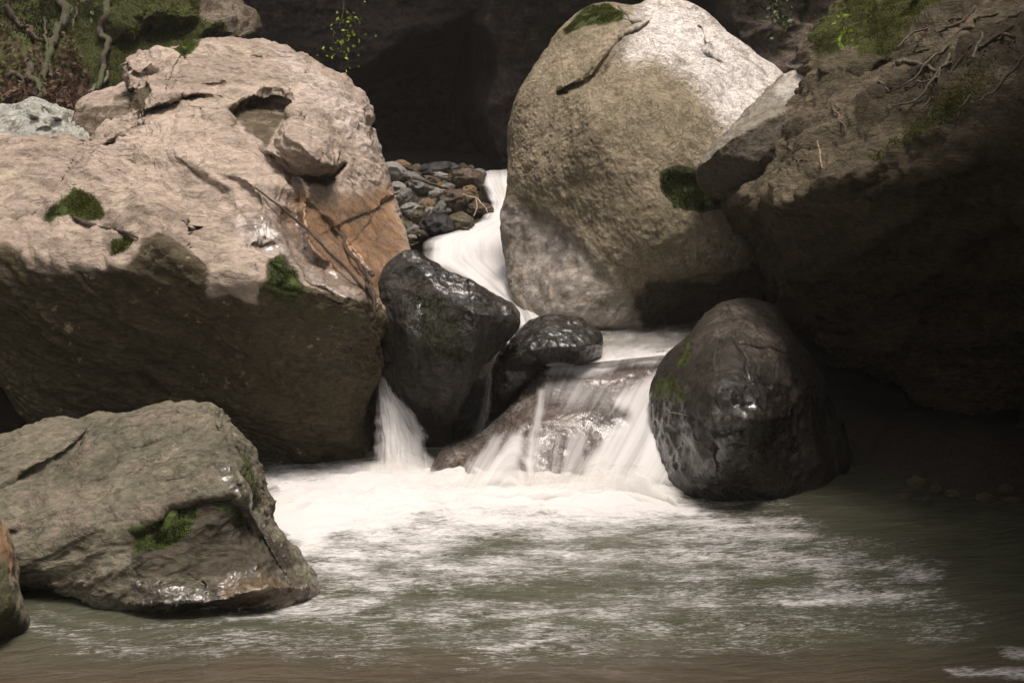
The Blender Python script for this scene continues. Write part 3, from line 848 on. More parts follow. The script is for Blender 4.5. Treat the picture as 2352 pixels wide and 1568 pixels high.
tufts(L, 6000, 0.009, 0.0018, MOSSDARK, mossL4, seed=4)

# stone wedged in the hollow of the pink boulder
rock('wedged_stone', [(640, 298), (661, 279), (693, 273), (733, 296), (757, 318), (776, 358), (762, 392), (717, 405), (685, 403), (644, 379), (626, 342)], (700, 340),
     [(660, 300, 8.85), (700, 280, 9.1), (740, 320, 8.9), (700, 340, 8.62), (720, 370, 8.62), (660, 360, 8.75), (760, 360, 8.85), (690, 395, 8.75)], rnd=0.18, back=0.5, N=110, seed=2,
     feats=[('ridge', [(655, 305), (690, 335), (730, 375), (760, 380)], 0.10, 18, 25), ('step', [(690, 290), (730, 310), (765, 345)], -0.05, 5, 30)],
     noise=[('fbm', 0.2, 0.02), ('facet', 0.09, -0.018), ('strata', 0.07, 0.012, dict(rot=-30))],
     masks=[('pale', [(650, 280), (700, 270), (770, 340), (750, 345), (690, 300)], 10, 0.6)],  # lit upper right edge painted paler
     mat=PINK, label='rounded pink stone wedged in the dark hollow of the huge pinkish boulder', cat='stone')

# things behind its left shoulder
rock('boulder', [(173, 262), (193, 230), (266, 201), (300, 186), (334, 190), (342, 226), (335, 270), (300, 300), (242, 330), (201, 335), (157, 330)], (250, 262),
     [(200, 250, 10.2), (260, 205, 10.5), (330, 205, 10.3), (250, 260, 9.9), (230, 300, 9.9)], rnd=0.2, back=0.8, N=90, p=3, q=3, seed=3,
     feats=[('ridge', [(175, 240), (250, 238), (270, 250), (330, 215)], 0.12, 40, 14)],
     noise=[('fbm', 0.3, 0.03), ('facet', 0.14, -0.02)], masks=[('stain_shade', [(150, 245), (252, 243), (275, 205), (350, 190), (340, 340), (150, 340)], 6, 0.55)],
     mat=PINK, label='brown angular block with a pink top behind the shoulder of the huge pinkish boulder')
rock('boulder', [(-120, 262), (0, 243), (40, 238), (72, 230), (110, 240), (150, 254), (174, 262), (170, 290), (150, 335), (0, 345), (-120, 345)], (40, 290),
     [(0, 250, 10.9), (80, 235, 10.9), (150, 262, 10.7), (60, 280, 10.35), (0, 310, 10.4), (140, 300, 10.4)], rnd=0.2, back=0.8, N=110, seed=4,
     feats=[('bump', (100, 248), -0.16, (7, 10), 0), ('bump', (75, 275), -0.22, (20, 10), 10), ('bump', (130, 280), -0.22, (14, 10), 0), ('bump', (110, 300), -0.15, (18, 8), 0), ('bump', (160, 272), -0.15, (9, 14), 0), ('bump', (55, 262), -0.08, (12, 8), 0)],
     noise=[('fbm', 0.25, 0.03), ('pit', 0.12, 0.05), ('facet', 0.1, -0.02)], masks=[('stain_shade', [(60, 270), (90, 268), (95, 285), (70, 288)], 6, 0.7), ('stain_shade', [(118, 272), (146, 272), (146, 290), (118, 290)], 6, 0.7)],  # shade in the deep holes painted as dark patches
     mat=PALEG, label='pale grey pitted boulder with dark holes below the mossy bank')
rock('boulder', [(150, 300), (160, 286), (185, 278), (205, 276), (222, 290), (230, 330), (150, 335)], (188, 306), [(190, 300, 9.9), (160, 290, 10), (215, 290, 10), (190, 320, 9.85)], rnd=0.12, back=0.3, N=60, seed=5,
     noise=[('fbm', 0.15, 0.02), ('facet', 0.08, -0.02)], mat=PALEG, label='small whitish stone between the pitted grey boulder and the huge pinkish boulder', cat='stone')
rock('boulder', [(838, 300), (850, 294), (861, 300), (869, 332), (882, 372), (884, 392), (860, 395), (840, 360)], (858, 345), [(855, 310, 10.7), (858, 345, 10.5), (870, 380, 10.5)], rnd=0.12, back=0.4, N=60, seed=6,
     noise=[('fbm', 0.15, 0.02), ('facet', 0.1, -0.02)], masks=[('pale', None, 0, 0.7)], mat=PINK, label='pale stone peeking out behind the right edge of the huge pinkish boulder', cat='stone')

# big round boulder
Bp = [(1161, 395), (1161, 342), (1169, 282), (1190, 217), (1222, 161), (1266, 97), (1310, 48), (1351, 24), (1391, 11), (1451, 14), (1492, 0), (1530, -6), (1580, 4), (1630, 27), (1675, 66), (1725, 110), (1772, 146), (1795, 172),
      (1830, 250), (1850, 400), (1830, 550), (1780, 680), (1700, 765), (1560, 775), (1450, 765), (1380, 762), (1240, 758), (1190, 695), (1166, 625), (1157, 560), (1159, 470)]
mossB = [(1296, 70), (1345, 26), (1395, 12), (1435, 34), (1430, 50), (1390, 62), (1345, 66), (1300, 84)]
darkmossB = [(1512, 395), (1560, 376), (1612, 388), (1660, 440), (1680, 480), (1600, 486), (1545, 476), (1518, 440)]
polish = [(1150, 500), (1165, 460), (1250, 492), (1330, 560), (1400, 640), (1500, 760), (1362, 762), (1274, 716), (1208, 712), (1160, 640)]
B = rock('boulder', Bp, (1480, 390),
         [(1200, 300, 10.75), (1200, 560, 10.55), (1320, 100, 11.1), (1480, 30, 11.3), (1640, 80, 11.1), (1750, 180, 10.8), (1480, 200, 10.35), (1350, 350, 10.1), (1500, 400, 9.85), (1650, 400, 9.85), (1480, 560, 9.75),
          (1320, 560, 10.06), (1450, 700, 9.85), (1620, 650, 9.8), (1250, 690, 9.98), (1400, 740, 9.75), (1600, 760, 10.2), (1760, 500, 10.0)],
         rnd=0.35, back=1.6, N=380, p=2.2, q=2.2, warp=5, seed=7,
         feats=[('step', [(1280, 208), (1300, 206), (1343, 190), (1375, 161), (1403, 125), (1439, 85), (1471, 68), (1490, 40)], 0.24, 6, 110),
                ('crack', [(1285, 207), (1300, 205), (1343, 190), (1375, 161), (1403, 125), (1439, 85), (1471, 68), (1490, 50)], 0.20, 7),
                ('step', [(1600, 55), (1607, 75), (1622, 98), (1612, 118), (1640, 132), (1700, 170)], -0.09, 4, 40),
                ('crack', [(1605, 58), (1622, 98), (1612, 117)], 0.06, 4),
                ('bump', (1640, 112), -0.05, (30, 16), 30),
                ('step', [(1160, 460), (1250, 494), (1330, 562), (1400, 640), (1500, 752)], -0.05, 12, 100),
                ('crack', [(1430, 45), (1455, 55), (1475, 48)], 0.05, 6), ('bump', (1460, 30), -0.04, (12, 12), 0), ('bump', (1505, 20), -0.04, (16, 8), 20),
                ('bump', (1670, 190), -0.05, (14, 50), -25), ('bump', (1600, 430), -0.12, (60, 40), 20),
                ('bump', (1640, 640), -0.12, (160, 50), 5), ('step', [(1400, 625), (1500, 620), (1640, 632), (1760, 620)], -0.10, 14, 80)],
         masks=[('moss', [(1200, 420), (1400, 380), (1720, 420), (1740, 600), (1500, 640), (1340, 540)], 90, 0.40), ('moss', mossB, 14, 1.0), ('moss', darkmossB, 16, 0.8), ('stain_shade', darkmossB, 8, 1.0), ('ochre', polish, 24, 0.8),
                ('stain_shade', [(1480, 640), (1560, 628), (1640, 640), (1790, 560), (1830, 780), (1490, 780), (1440, 700)], 30, 0.72),  # shade of the underside put in as a darker tone
                ('stain_shade', [(1240, 735), (1270, 722), (1330, 720), (1330, 775), (1220, 775)], 8, 0.7),
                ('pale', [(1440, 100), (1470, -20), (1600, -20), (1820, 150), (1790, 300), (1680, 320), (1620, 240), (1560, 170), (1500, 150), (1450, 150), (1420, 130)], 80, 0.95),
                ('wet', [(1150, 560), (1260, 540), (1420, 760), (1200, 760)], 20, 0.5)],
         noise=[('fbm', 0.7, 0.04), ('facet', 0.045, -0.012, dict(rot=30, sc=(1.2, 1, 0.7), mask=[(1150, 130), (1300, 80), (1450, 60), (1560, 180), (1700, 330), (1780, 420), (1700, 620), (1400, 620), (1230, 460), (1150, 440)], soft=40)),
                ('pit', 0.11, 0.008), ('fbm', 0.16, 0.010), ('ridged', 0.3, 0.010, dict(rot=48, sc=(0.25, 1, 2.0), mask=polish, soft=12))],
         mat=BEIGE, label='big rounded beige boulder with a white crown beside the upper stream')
tufts(B, 10000, 0.011, 0.0022, MOSSY, mossB, seed=5)
tufts(B, 10000, 0.013, 0.0025, MOSSDARK, darkmossB, seed=6, up=-0.1)

# wedge stone between round boulder and right rock
rock('boulder', [(1800, 168), (1835, 160), (1870, 165), (1880, 230), (1850, 290), (1815, 340), (1775, 405), (1725, 448), (1660, 455), (1614, 436), (1602, 398), (1625, 348), (1680, 290), (1740, 230), (1780, 190)], (1740, 320),
     [(1830, 180, 9.9), (1760, 240, 9.6), (1690, 300, 9.4), (1625, 370, 9.3), (1640, 430, 9.35), (1720, 380, 9.05), (1790, 300, 9.2), (1840, 240, 9.4), (1740, 430, 9.3)], rnd=0.25, back=0.6, N=150, p=2.6, seed=8,
     feats=[('ridge', [(1605, 385), (1655, 340), (1730, 292), (1790, 256), (1860, 228)], 0.22, 30, 40)],
     masks=[('stain_shade', [(1595, 385), (1650, 345), (1735, 292), (1800, 262), (1900, 235), (1900, 480), (1595, 480)], 12, 0.9), ('pale', [(1760, 230), (1800, 160), (1870, 160), (1860, 220), (1800, 240)], 16, 0.7)],  # paints the shaded lower side dark and the lit top pale
     noise=[('fbm', 0.3, 0.025), ('facet', 0.12, -0.015)], mat=WEDGEM, label='long grey stone jammed between the big rounded boulder and the dark overhanging rock')

# dark overhanging rock on the right
Rp = [(1960, -60), (1935, 12), (1911, 52), (1862, 129), (1854, 173), (1838, 217), (1798, 282), (1758, 362), (1733, 404), (1703, 424), (1687, 459), (1693, 491), (1725, 532), (1758, 564), (1768, 632), (1771, 667), (1798, 719), (1838, 763), (1919, 824), (2040, 856),
      (2140, 920), (2200, 957), (2352, 982), (2600, 1040), (3000, 1000), (3400, 800), (3700, 200), (3400, -600), (2700, -800), (2200, -450)]
ridgeR = [(1690, 450), (1745, 440), (1798, 456), (1838, 440), (1939, 396), (2007, 360), (2064, 338), (2160, 290), (2273, 234), (2352, 193), (2600, 60), (2900, -60)]
mossR = [(1945, -40), (1925, 30), (1880, 120), (1868, 160), (1900, 120), (1960, 100), (1990, 150), (2040, 130), (2100, 60), (2180, 20), (2200, -60)]
mossR2 = [(1990, 350), (2060, 330), (2160, 280), (2330, 190), (2330, 210), (2180, 300), (2080, 345), (2010, 370)]
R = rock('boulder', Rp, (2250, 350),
         [(1935, 0, 10.2), (2150, -300, 10.6), (2500, -500, 10.4), (1860, 150, 9.7), (1960, 200, 9.0), (2150, 100, 8.9), (2352, 0, 8.6), (1760, 380, 9.0), (1700, 445, 8.55), (1840, 430, 7.95), (2000, 355, 7.65), (2160, 290, 7.35), (2352, 193, 7.05), (2700, 0, 6.4), (3100, -200, 5.7), (3400, 300, 5.8),  # unseen right end brought forward to shade the pool
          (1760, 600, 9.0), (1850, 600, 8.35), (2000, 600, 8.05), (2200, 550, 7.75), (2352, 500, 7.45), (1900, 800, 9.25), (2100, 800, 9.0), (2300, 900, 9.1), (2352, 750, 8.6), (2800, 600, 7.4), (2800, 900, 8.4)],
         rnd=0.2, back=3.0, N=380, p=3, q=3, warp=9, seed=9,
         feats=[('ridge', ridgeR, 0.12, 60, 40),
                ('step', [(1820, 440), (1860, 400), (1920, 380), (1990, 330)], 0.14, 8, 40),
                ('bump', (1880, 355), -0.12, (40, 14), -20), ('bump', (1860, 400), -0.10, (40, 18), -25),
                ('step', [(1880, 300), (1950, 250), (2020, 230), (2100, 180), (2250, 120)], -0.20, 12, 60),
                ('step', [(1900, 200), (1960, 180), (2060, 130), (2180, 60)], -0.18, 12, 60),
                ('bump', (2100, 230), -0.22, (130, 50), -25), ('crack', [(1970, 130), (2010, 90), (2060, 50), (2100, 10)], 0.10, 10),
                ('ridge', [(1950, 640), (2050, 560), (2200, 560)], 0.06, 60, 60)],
         masks=[('moss', mossR, 20, 0.8), ('moss', mossR2, 12, 0.6), ('stain_shade', [(x, y + 14) for x, y in ridgeR] + [(3200, 1100), (1600, 1100), (1600, 470)], 22, 0.95),  # last mask paints the shade of the undercut below the ridge
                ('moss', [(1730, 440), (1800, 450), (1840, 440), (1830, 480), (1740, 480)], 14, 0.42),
                ('stain_shade', [(2060, 170), (2120, 140), (2250, 70), (2400, 20), (2400, 170), (2150, 270), (2050, 300), (1970, 310), (1960, 250)], 30, 0.9), ('moss', [(1860, 180), (1960, 60), (2120, 120), (2060, 200), (1950, 220)], 40, 0.40),
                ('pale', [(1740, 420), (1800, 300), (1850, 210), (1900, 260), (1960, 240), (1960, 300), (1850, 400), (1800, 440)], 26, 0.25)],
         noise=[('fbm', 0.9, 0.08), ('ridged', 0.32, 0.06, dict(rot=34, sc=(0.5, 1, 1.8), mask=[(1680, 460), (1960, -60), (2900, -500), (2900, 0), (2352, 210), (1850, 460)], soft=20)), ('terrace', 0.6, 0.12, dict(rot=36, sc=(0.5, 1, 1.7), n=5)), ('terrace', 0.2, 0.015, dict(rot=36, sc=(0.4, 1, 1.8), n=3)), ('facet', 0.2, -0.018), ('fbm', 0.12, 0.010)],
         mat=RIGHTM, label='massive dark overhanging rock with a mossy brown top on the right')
tufts(R, 22000, 0.012, 0.0022, MOSSY, mossR, seed=7, minmoss=0.3)
tufts(R, 5000, 0.010, 0.004, MOSSY, mossR2, seed=8, minmoss=0.25)

# dark wet boulder in the middle
Mp = [(861, 662), (880, 622), (905, 592), (931, 574), (957, 577), (993, 603), (1054, 635), (1120, 671), (1168, 699), (1186, 720), (1189, 752), (1168, 780), (1133, 816), (1098, 851), (1070, 912), (1052, 956), (1028, 970), (993, 966), (935, 944), (913, 912), (892, 877), (870, 833), (862, 763)]
Mm = rock('boulder', Mp, (1000, 770),
          [(931, 582, 8.64), (1060, 645, 8.54), (1170, 700, 8.45), (880, 660, 8.55), (930, 690, 8.42), (1030, 720, 8.36), (1100, 742, 8.34), (1170, 752, 8.4), (880, 780, 8.5), (980, 800, 8.25), (1060, 800, 8.25), (1130, 790, 8.45), (1020, 900, 8.35), (950, 920, 8.5), (1020, 955, 8.5)],
          rnd=0.10, back=0.7, N=240, p=3.4, q=3.6, warp=6, seed=10,
          feats=[('ridge', [(880, 640), (930, 612), (965, 612), (1010, 645), (1050, 685), (1085, 715), (1130, 726), (1186, 730)], 0.05, 40, 40), ('ridge', [(1085, 712), (1095, 770), (1080, 860), (1050, 940)], 0.11, 34, 50), ('ridge', [(930, 612), (925, 700), (945, 800), (985, 900)], 0.05, 40, 40),
                 ('bump', (960, 720), 0.04, (30, 60), 20), ('bump', (930, 640), -0.04, (20, 30), 0)],
          masks=[('wet', None, 0, 0.26), ('wet', [(900, 560), (960, 565), (1060, 625), (1195, 705), (1195, 740), (1120, 735), (1060, 710), (1000, 655), (950, 610)], 16, 1.0), ('wet', [(930, 690), (975, 700), (970, 800), (935, 780)], 16, 0.7), ('moss', [(940, 660), (1010, 660), (1080, 760), (1060, 860), (960, 800)], 25, 0.40), ('pale', [(1000, 800), (1060, 800), (1040, 940), (990, 930)], 25, 0.4)],
          noise=[('fbm', 0.25, 0.018), ('facet', 0.14, -0.016), ('fbm', 0.05, 0.003)], mat=DARKWET,
          label='black wet angular boulder with a gleaming sloped top between the pinkish and rounded boulders')
tufts(Mm, 1500, 0.022, 0.002, MOSSDARK, None, seed=9, minmoss=0.3, droop=0.5)

Sp = [(1190, 763), (1212, 741), (1243, 728), (1296, 725), (1331, 731), (1355, 748), (1376, 757), (1385, 782), (1380, 818), (1353, 832), (1265, 843), (1230, 866), (1190, 897), (1153, 932), (1138, 914), (1132, 853), (1150, 816)]
Sm = rock('boulder', Sp, (1240, 800),
          [(1200, 765, 8.85), (1290, 732, 8.88), (1370, 765, 8.85), (1230, 775, 8.7), (1300, 775, 8.7), (1360, 800, 8.75), (1250, 810, 8.62), (1330, 815, 8.65), (1190, 840, 8.68), (1160, 900, 8.72), (1280, 838, 8.85)],
          rnd=0.14, back=0.5, N=170, p=2.6, q=2.8, warp=4, seed=11,
          feats=[('ridge', [(1160, 830), (1220, 800), (1300, 798), (1380, 790)], 0.09, 18, 30), ('bump', (1250, 840), -0.06, (70, 14), -15)],
          masks=[('wet', None, 0, 1.0)], noise=[('fbm', 0.15, 0.012), ('facet', 0.10, -0.012), ('fbm', 0.04, 0.0025)], mat=DARKWET,
          label='small glossy black boulder sitting above the cascade next to the black angular boulder')

rock('boulder', [(1060, 840), (1110, 800), (1170, 810), (1200, 860), (1200, 930), (1180, 1000), (1120, 1040), (1060, 1030), (1040, 950)], (1120, 920),
     [(1120, 830, 9.15), (1080, 920, 9.0), (1150, 920, 8.98), (1120, 1000, 8.8)], rnd=0.12, back=0.4, N=90, seed=31,
     noise=[('fbm', 0.2, 0.02), ('facet', 0.12, -0.015)], masks=[('wet', None, 0, 0.3), ('stain_shade', None, 0, 0.8)], mat=DARKWET, label='black rock deep in the gap below the two black boulders')

# slab under the cascade
Cp = [(970, 1130), (984, 1086), (1010, 1035), (1060, 1010), (1107, 990), (1177, 925), (1230, 866), (1269, 840), (1362, 832), (1450, 824), (1533, 806), (1580, 850), (1590, 1000), (1580, 1110), (1520, 1150), (1200, 1165), (1000, 1150)]
slab_ctrl = [(1270, 842, 8.88), (1400, 834, 8.92), (1530, 812, 8.92), (1250, 880, 8.72), (1300, 866, 8.76), (1420, 856, 8.80), (1480, 850, 8.78), (1500, 885, 8.68), (1180, 935, 8.60), (1240, 930, 8.55), (1330, 930, 8.54), (1420, 930, 8.56), (1500, 950, 8.48), (1100, 1000, 8.45), (1150, 1020, 8.33), (1240, 1020, 8.28), (1330, 1000, 8.36), (1420, 1020, 8.26), (1510, 1040, 8.2), (1000, 1060, 8.25), (985, 1125, 8.02), (1100, 1110, 8.02), (1240, 1115, 8.06), (1380, 1110, 8.06), (1510, 1110, 8.04)]
Cm = rock('cascade_slab', Cp, (1290, 1000), slab_ctrl, rnd=0.06, back=0.6, N=220, p=4, q=4, warp=5, seed=12,
          feats=[('ridge', [(1270, 862), (1330, 866), (1400, 872), (1460, 850), (1490, 845)], 0.04, 30, 20), ('ridge', [(1180, 960), (1260, 970), (1340, 990), (1390, 975), (1430, 950)], 0.025, 30, 60),
                 ('bump', (1300, 1050), -0.05, (60, 50), 0)],
          masks=[('wet', None, 0, 0.75), ('stain_shade', [(1010, 1140), (990, 1090), (1080, 1060), (1150, 1090), (1200, 1150)], 20, 0.42), ('pale', [(1010, 1040), (1200, 900), (1270, 840), (1290, 860), (1180, 960), (1040, 1080)], 14, 0.5)],
          noise=[('fbm', 0.3, 0.014), ('facet', 0.16, -0.008)], mat=SLABM, label='sloping brown slab that the main cascade runs over')

# round dark boulder right of the cascade
RBp = [(1640, 703), (1665, 693), (1693, 687), (1738, 693), (1782, 708), (1806, 740), (1842, 794), (1884, 856), (1926, 936), (1948, 1017), (1946, 1098), (1890, 1172), (1730, 1195), (1637, 1190), (1560, 1165), (1524, 1118), (1503, 1069), (1494, 997), (1493, 936), (1502, 884), (1520, 840), (1544, 804), (1576, 767), (1609, 725)]
RB = rock('boulder', RBp, (1690, 940),
          [(1690, 695, 8.45), (1780, 715, 8.4), (1600, 745, 8.35), (1520, 850, 8.2), (1500, 990, 8.1), (1700, 760, 7.95), (1620, 820, 7.85), (1720, 850, 7.62), (1590, 960, 7.7), (1700, 960, 7.42), (1800, 960, 7.65), (1700, 1080, 7.48), (1580, 1080, 7.72), (1850, 1080, 7.8), (1700, 1160, 7.62), (1890, 980, 8.1)],
          rnd=0.25, back=1.0, N=270, p=2.3, q=2.3, warp=5, seed=13,
          feats=[('crack', [(1672, 700), (1682, 740), (1690, 790), (1715, 840), (1730, 880)], 0.03, 4), ('crack', [(1700, 795), (1760, 802), (1810, 815)], 0.03, 4), ('ridge', [(1640, 850), (1632, 930), (1640, 1010)], 0.06, 50, 20), ('ridge', [(1635, 968), (1690, 982), (1750, 968)], 0.09, 26, 60),
                 ('bump', (1690, 985), -0.05, (40, 10), -10), ('bump', (1670, 905), 0.05, (40, 24), 10), ('bump', (1720, 960), 0.04, (40, 20), 0)],
          masks=[('wet', [(1650, 870), (1740, 850), (1800, 880), (1850, 1000), (1800, 1160), (1560, 1160), (1520, 1100), (1640, 1050)], 26, 0.95), ('wet', [(1490, 900), (1560, 880), (1620, 1100), (1540, 1160), (1490, 1080)], 20, 0.8),
                 ('pale', [(1570, 800), (1640, 705), (1700, 685), (1790, 705), (1830, 800), (1740, 850), (1690, 790), (1630, 790), (1600, 830)], 20, 0.42), ('wet', None, 0, 0.40),
                 ('moss', [(1500, 920), (1510, 870), (1545, 860), (1580, 905), (1570, 930)], 9, 0.75), ('moss', [(1552, 850), (1575, 800), (1592, 812), (1580, 845)], 8, 0.7), ('moss', [(1572, 778), (1582, 765), (1588, 800), (1578, 805)], 4, 0.7),
                 ('stain_shade', [(1520, 900), (1600, 900), (1650, 1060), (1900, 900), (1930, 1200), (1500, 1200)], 30, 0.5)],
          noise=[('fbm', 0.35, 0.02), ('facet', 0.13, -0.02, dict(mask=[(1480, 860), (1640, 850), (1900, 850), (1920, 1200), (1480, 1200)], soft=40)), ('fbm', 0.06, 0.004)], mat=DARKDRY,
          label='dark egg-shaped boulder with a pale dry top and wet front right of the cascade')
tufts(RB, 4000, 0.007, 0.0014, MOSSY, None, seed=10, minmoss=0.3)

# front left boulder
Fp = [(-60, 1020), (0, 1004), (54, 985), (124, 966), (178, 968), (228, 950), (282, 952), (373, 939), (393, 933), (439, 929), (478, 930), (498, 944), (518, 975), (545, 1005), (574, 1042), (590, 1097), (613, 1151), (628, 1211), (654, 1240), (681, 1283), (702, 1333), (721, 1364), (704, 1380), (646, 1400), (580, 1412),
      (456, 1420), (373, 1430), (315, 1432), (257, 1424), (207, 1404), (178, 1376), (104, 1360), (41, 1334), (-150, 1300), (-230, 1180), (-160, 1060)]
Fm = rock('boulder', Fp, (300, 1180),
          [(-100, 1050, 6.8), (0, 1015, 6.7), (200, 965, 6.75), (440, 935, 6.75), (100, 1080, 6.45), (300, 1050, 6.4), (480, 1000, 6.42), (0, 1200, 6.15), (200, 1180, 6.12), (400, 1120, 6.15), (540, 1060, 6.3), (590, 1160, 6.28), (560, 1130, 6.12), (100, 1300, 6.0), (300, 1270, 5.95), (480, 1260, 6.0), (600, 1270, 6.08),
           (680, 1330, 6.1), (350, 1350, 5.86), (520, 1340, 5.9), (640, 1370, 5.95), (300, 1410, 5.95), (500, 1400, 5.92), (180, 1360, 6.02), (620, 1220, 6.3)],
          rnd=0.16, back=1.0, N=340, p=3, q=3, warp=7, seed=14,
          feats=[('step', [(300, 1290), (305, 1230), (350, 1195), (400, 1165), (456, 1146), (530, 1140), (565, 1172), (590, 1215), (656, 1235), (690, 1290)], -0.05, 9, 110),
                 ('ridge', [(485, 932), (520, 1000), (548, 1080), (570, 1160), (600, 1215)], 0.10, 22, 70),
                 ('crack', [(0, 1130), (60, 1095), (120, 1060), (180, 1015), (210, 985)], 0.05, 10), ('step', [(-40, 1150), (60, 1100), (120, 1062), (185, 1012)], -0.05, 12, 60),
                 ('bump', (400, 975), -0.06, (45, 13), -28), ('bump', (330, 1030), -0.04, (80, 10), -25), ('step', [(280, 1060), (350, 1020), (430, 985), (445, 965)], -0.05, 8, 50),
                 ('bump', (30, 1195), -0.06, (40, 14), -10), ('step', [(0, 1210), (35, 1212), (62, 1192)], -0.05, 5, 30), ('ridge', [(290, 1385), (400, 1388), (470, 1384), (540, 1365), (620, 1352), (700, 1352)], 0.13, 30, 42),
                 ('step', [(90, 1350), (180, 1368), (260, 1400)], -0.07, 6, 40), ('bump', (420, 1110), -0.03, (60, 14), -15)],
          masks=[('moss', [(302, 1219), (364, 1184), (398, 1163), (447, 1151), (456, 1184), (439, 1225), (393, 1254), (307, 1267)], 16, 1.0), ('moss', [(480, 1150), (525, 1145), (560, 1180), (580, 1225), (540, 1200), (500, 1180)], 10, 0.55), ('moss', [(530, 1000), (575, 1045), (600, 1130), (612, 1190), (585, 1150), (560, 1080)], 10, 0.6),
                 ('stain_shade', [(456, 1150), (530, 1144), (563, 1177), (588, 1219), (654, 1236), (690, 1300), (662, 1310), (497, 1318), (307, 1333), (298, 1271)], 14, 0.72),  # painted shade over the hollow and the underside
                 ('wet', [(300, 1325), (400, 1340), (470, 1345), (520, 1312), (600, 1300), (690, 1325), (725, 1365), (640, 1410), (460, 1425), (330, 1430)], 12, 1.0), ('wet', [(480, 1060), (530, 1060), (640, 1240), (690, 1330), (660, 1330), (600, 1230), (540, 1150)], 12, 0.85), ('wet', [(40, 1340), (180, 1370), (260, 1400), (300, 1432), (100, 1420)], 10, 0.7),
                 ('ochre', [(500, 1330), (600, 1310), (715, 1360), (640, 1395), (520, 1400)], 14, 0.42), ('stain_shade', [(300, 1400), (330, 1380), (440, 1400), (470, 1440), (300, 1440)], 8, 0.7),
                 ('stain_shade', [(380, 985), (430, 955), (445, 968), (400, 1000), (330, 1030)], 9, 0.45)],
          noise=[('fbm', 0.5, 0.02), ('terrace', 0.4, 0.035, dict(rot=28, sc=(0.5, 1, 1.7), n=4)), ('ridged', 0.25, 0.010, dict(rot=25, sc=(0.6, 1, 1.8))), ('facet', 0.30, -0.022), ('fbm', 0.05, 0.003)], mat=GREYG, label='grey green boulder with a dark moss patch standing in the pool at front left')
tufts(Fm, 11000, 0.007, 0.0014, MOSSDARK, None, seed=11, minmoss=0.45)

rock('boulder', [(-20, 1178), (4, 1192), (20, 1222), (34, 1280), (45, 1340), (57, 1400), (63, 1432), (48, 1470), (0, 1490), (-120, 1490), (-170, 1320), (-90, 1190)], (-50, 1340),
     [(0, 1200, 5.75), (30, 1300, 5.6), (-40, 1300, 5.4), (20, 1400, 5.5), (-50, 1420, 5.4), (0, 1470, 5.55), (-120, 1400, 5.5)], rnd=0.15, back=0.5, N=120, seed=15,
     masks=[('ochre', [(-100, 1180), (10, 1190), (40, 1290), (40, 1330), (10, 1290), (-60, 1260)], 12, 0.85), ('moss', [(-60, 1280), (20, 1290), (45, 1350), (55, 1430), (-60, 1450)], 16, 0.5), ('stain_shade', [(-150, 1380), (60, 1400), (70, 1500), (-150, 1500)], 20, 0.7)],
     noise=[('fbm', 0.2, 0.02), ('facet', 0.1, -0.012)], mat=GREYG, label='orange and green tinted rock cut off by the left edge beside the grey green boulder')

# two brown stones showing through the foam below the cascade
for poly_, ctr, sd_, lb in (([(1335, 1168), (1350, 1148), (1380, 1138), (1412, 1142), (1428, 1160), (1424, 1190), (1380, 1200), (1340, 1195)], (1382, 1168), 21, 'brown stone breaking through the foam below the cascade, larger of the two'),
                            ([(1432, 1172), (1442, 1150), (1462, 1145), (1482, 1158), (1486, 1180), (1460, 1195), (1436, 1190)], (1460, 1170), 22, 'brown stone breaking through the foam below the cascade, smaller of the two')):
    rock('stone', poly_, ctr, [(ctr[0], ctr[1], 7.62), (ctr[0] - 30, ctr[1], 7.72), (ctr[0] + 30, ctr[1], 7.72), (ctr[0], ctr[1] - 22, 7.8), (ctr[0], ctr[1] + 22, 7.6)], rnd=0.05, back=0.15, N=50, seed=sd_,
         noise=[('fbm', 0.1, 0.01)], masks=[('wet', None, 0, 0.8)], mat=SLABM, label=lb, cat='stone', group='stones in the foam')

# mossy bank behind the pink boulder, top left
Kp = [(-420, 420), (-420, -200), (-100, -420), (300, -330), (480, -80), (520, -20), (553, 12), (578, 34), (580, 70), (566, 92), (520, 120), (400, 240), (300, 320), (100, 420)]
litterK = [(-200, 120), (60, 60), (110, 40), (170, 130), (200, 260), (100, 300), (-200, 330)]
K = rock('mossy_bank', Kp, (120, 60),
         [(-200, -200, 14.2), (200, -200, 14.2), (0, 0, 13.0), (250, 0, 13.1), (450, 0, 13.2), (560, 40, 13.3), (0, 150, 12.3), (200, 150, 12.3), (400, 100, 12.8), (0, 280, 11.7), (200, 260, 11.8), (400, 200, 12.4)],
         rnd=0.5, back=2.5, N=260, p=3, q=3, warp=10, seed=16,
         feats=[('step', [(250, 110), (300, 60), (380, 70), (470, 40)], -0.35, 10, 60), ('bump', (370, 60), -0.3, (60, 22), 10), ('bump', (200, 60), -0.3, (40, 40), 0), ('step', [(440, 110), (500, 70), (560, 80)], -0.2, 12, 60),
                ('bump', (330, 30), 0.2, (90, 20), -5)],
         masks=[('moss', [(-300, -200), (300, -200), (480, -60), (470, 20), (555, 70), (500, 130), (350, 230), (100, 330), (-300, 330)], 30, 0.85), ('ochre', litterK, 30, 0.95), ('moss', [(120, 150), (240, 140), (260, 230), (130, 240)], 20, 0.9),
                ('stain_shade', [(320, 60), (430, 50), (470, 70), (420, 90), (330, 95)], 14, 0.6)],
         noise=[('fbm', 0.8, 0.16), ('facet', 0.35, -0.08), ('fbm', 0.15, 0.03)], mat=BANKM, label='mossy bank of rock and earth above the huge pinkish boulder', cat='bank')
tufts(K, 34000, 0.014, 0.004, MOSSY, [(100, -60), (300, -60), (480, -20), (560, 60), (500, 130), (350, 230), (250, 260), (110, 240), (120, 120)], seed=12, minmoss=0.3)
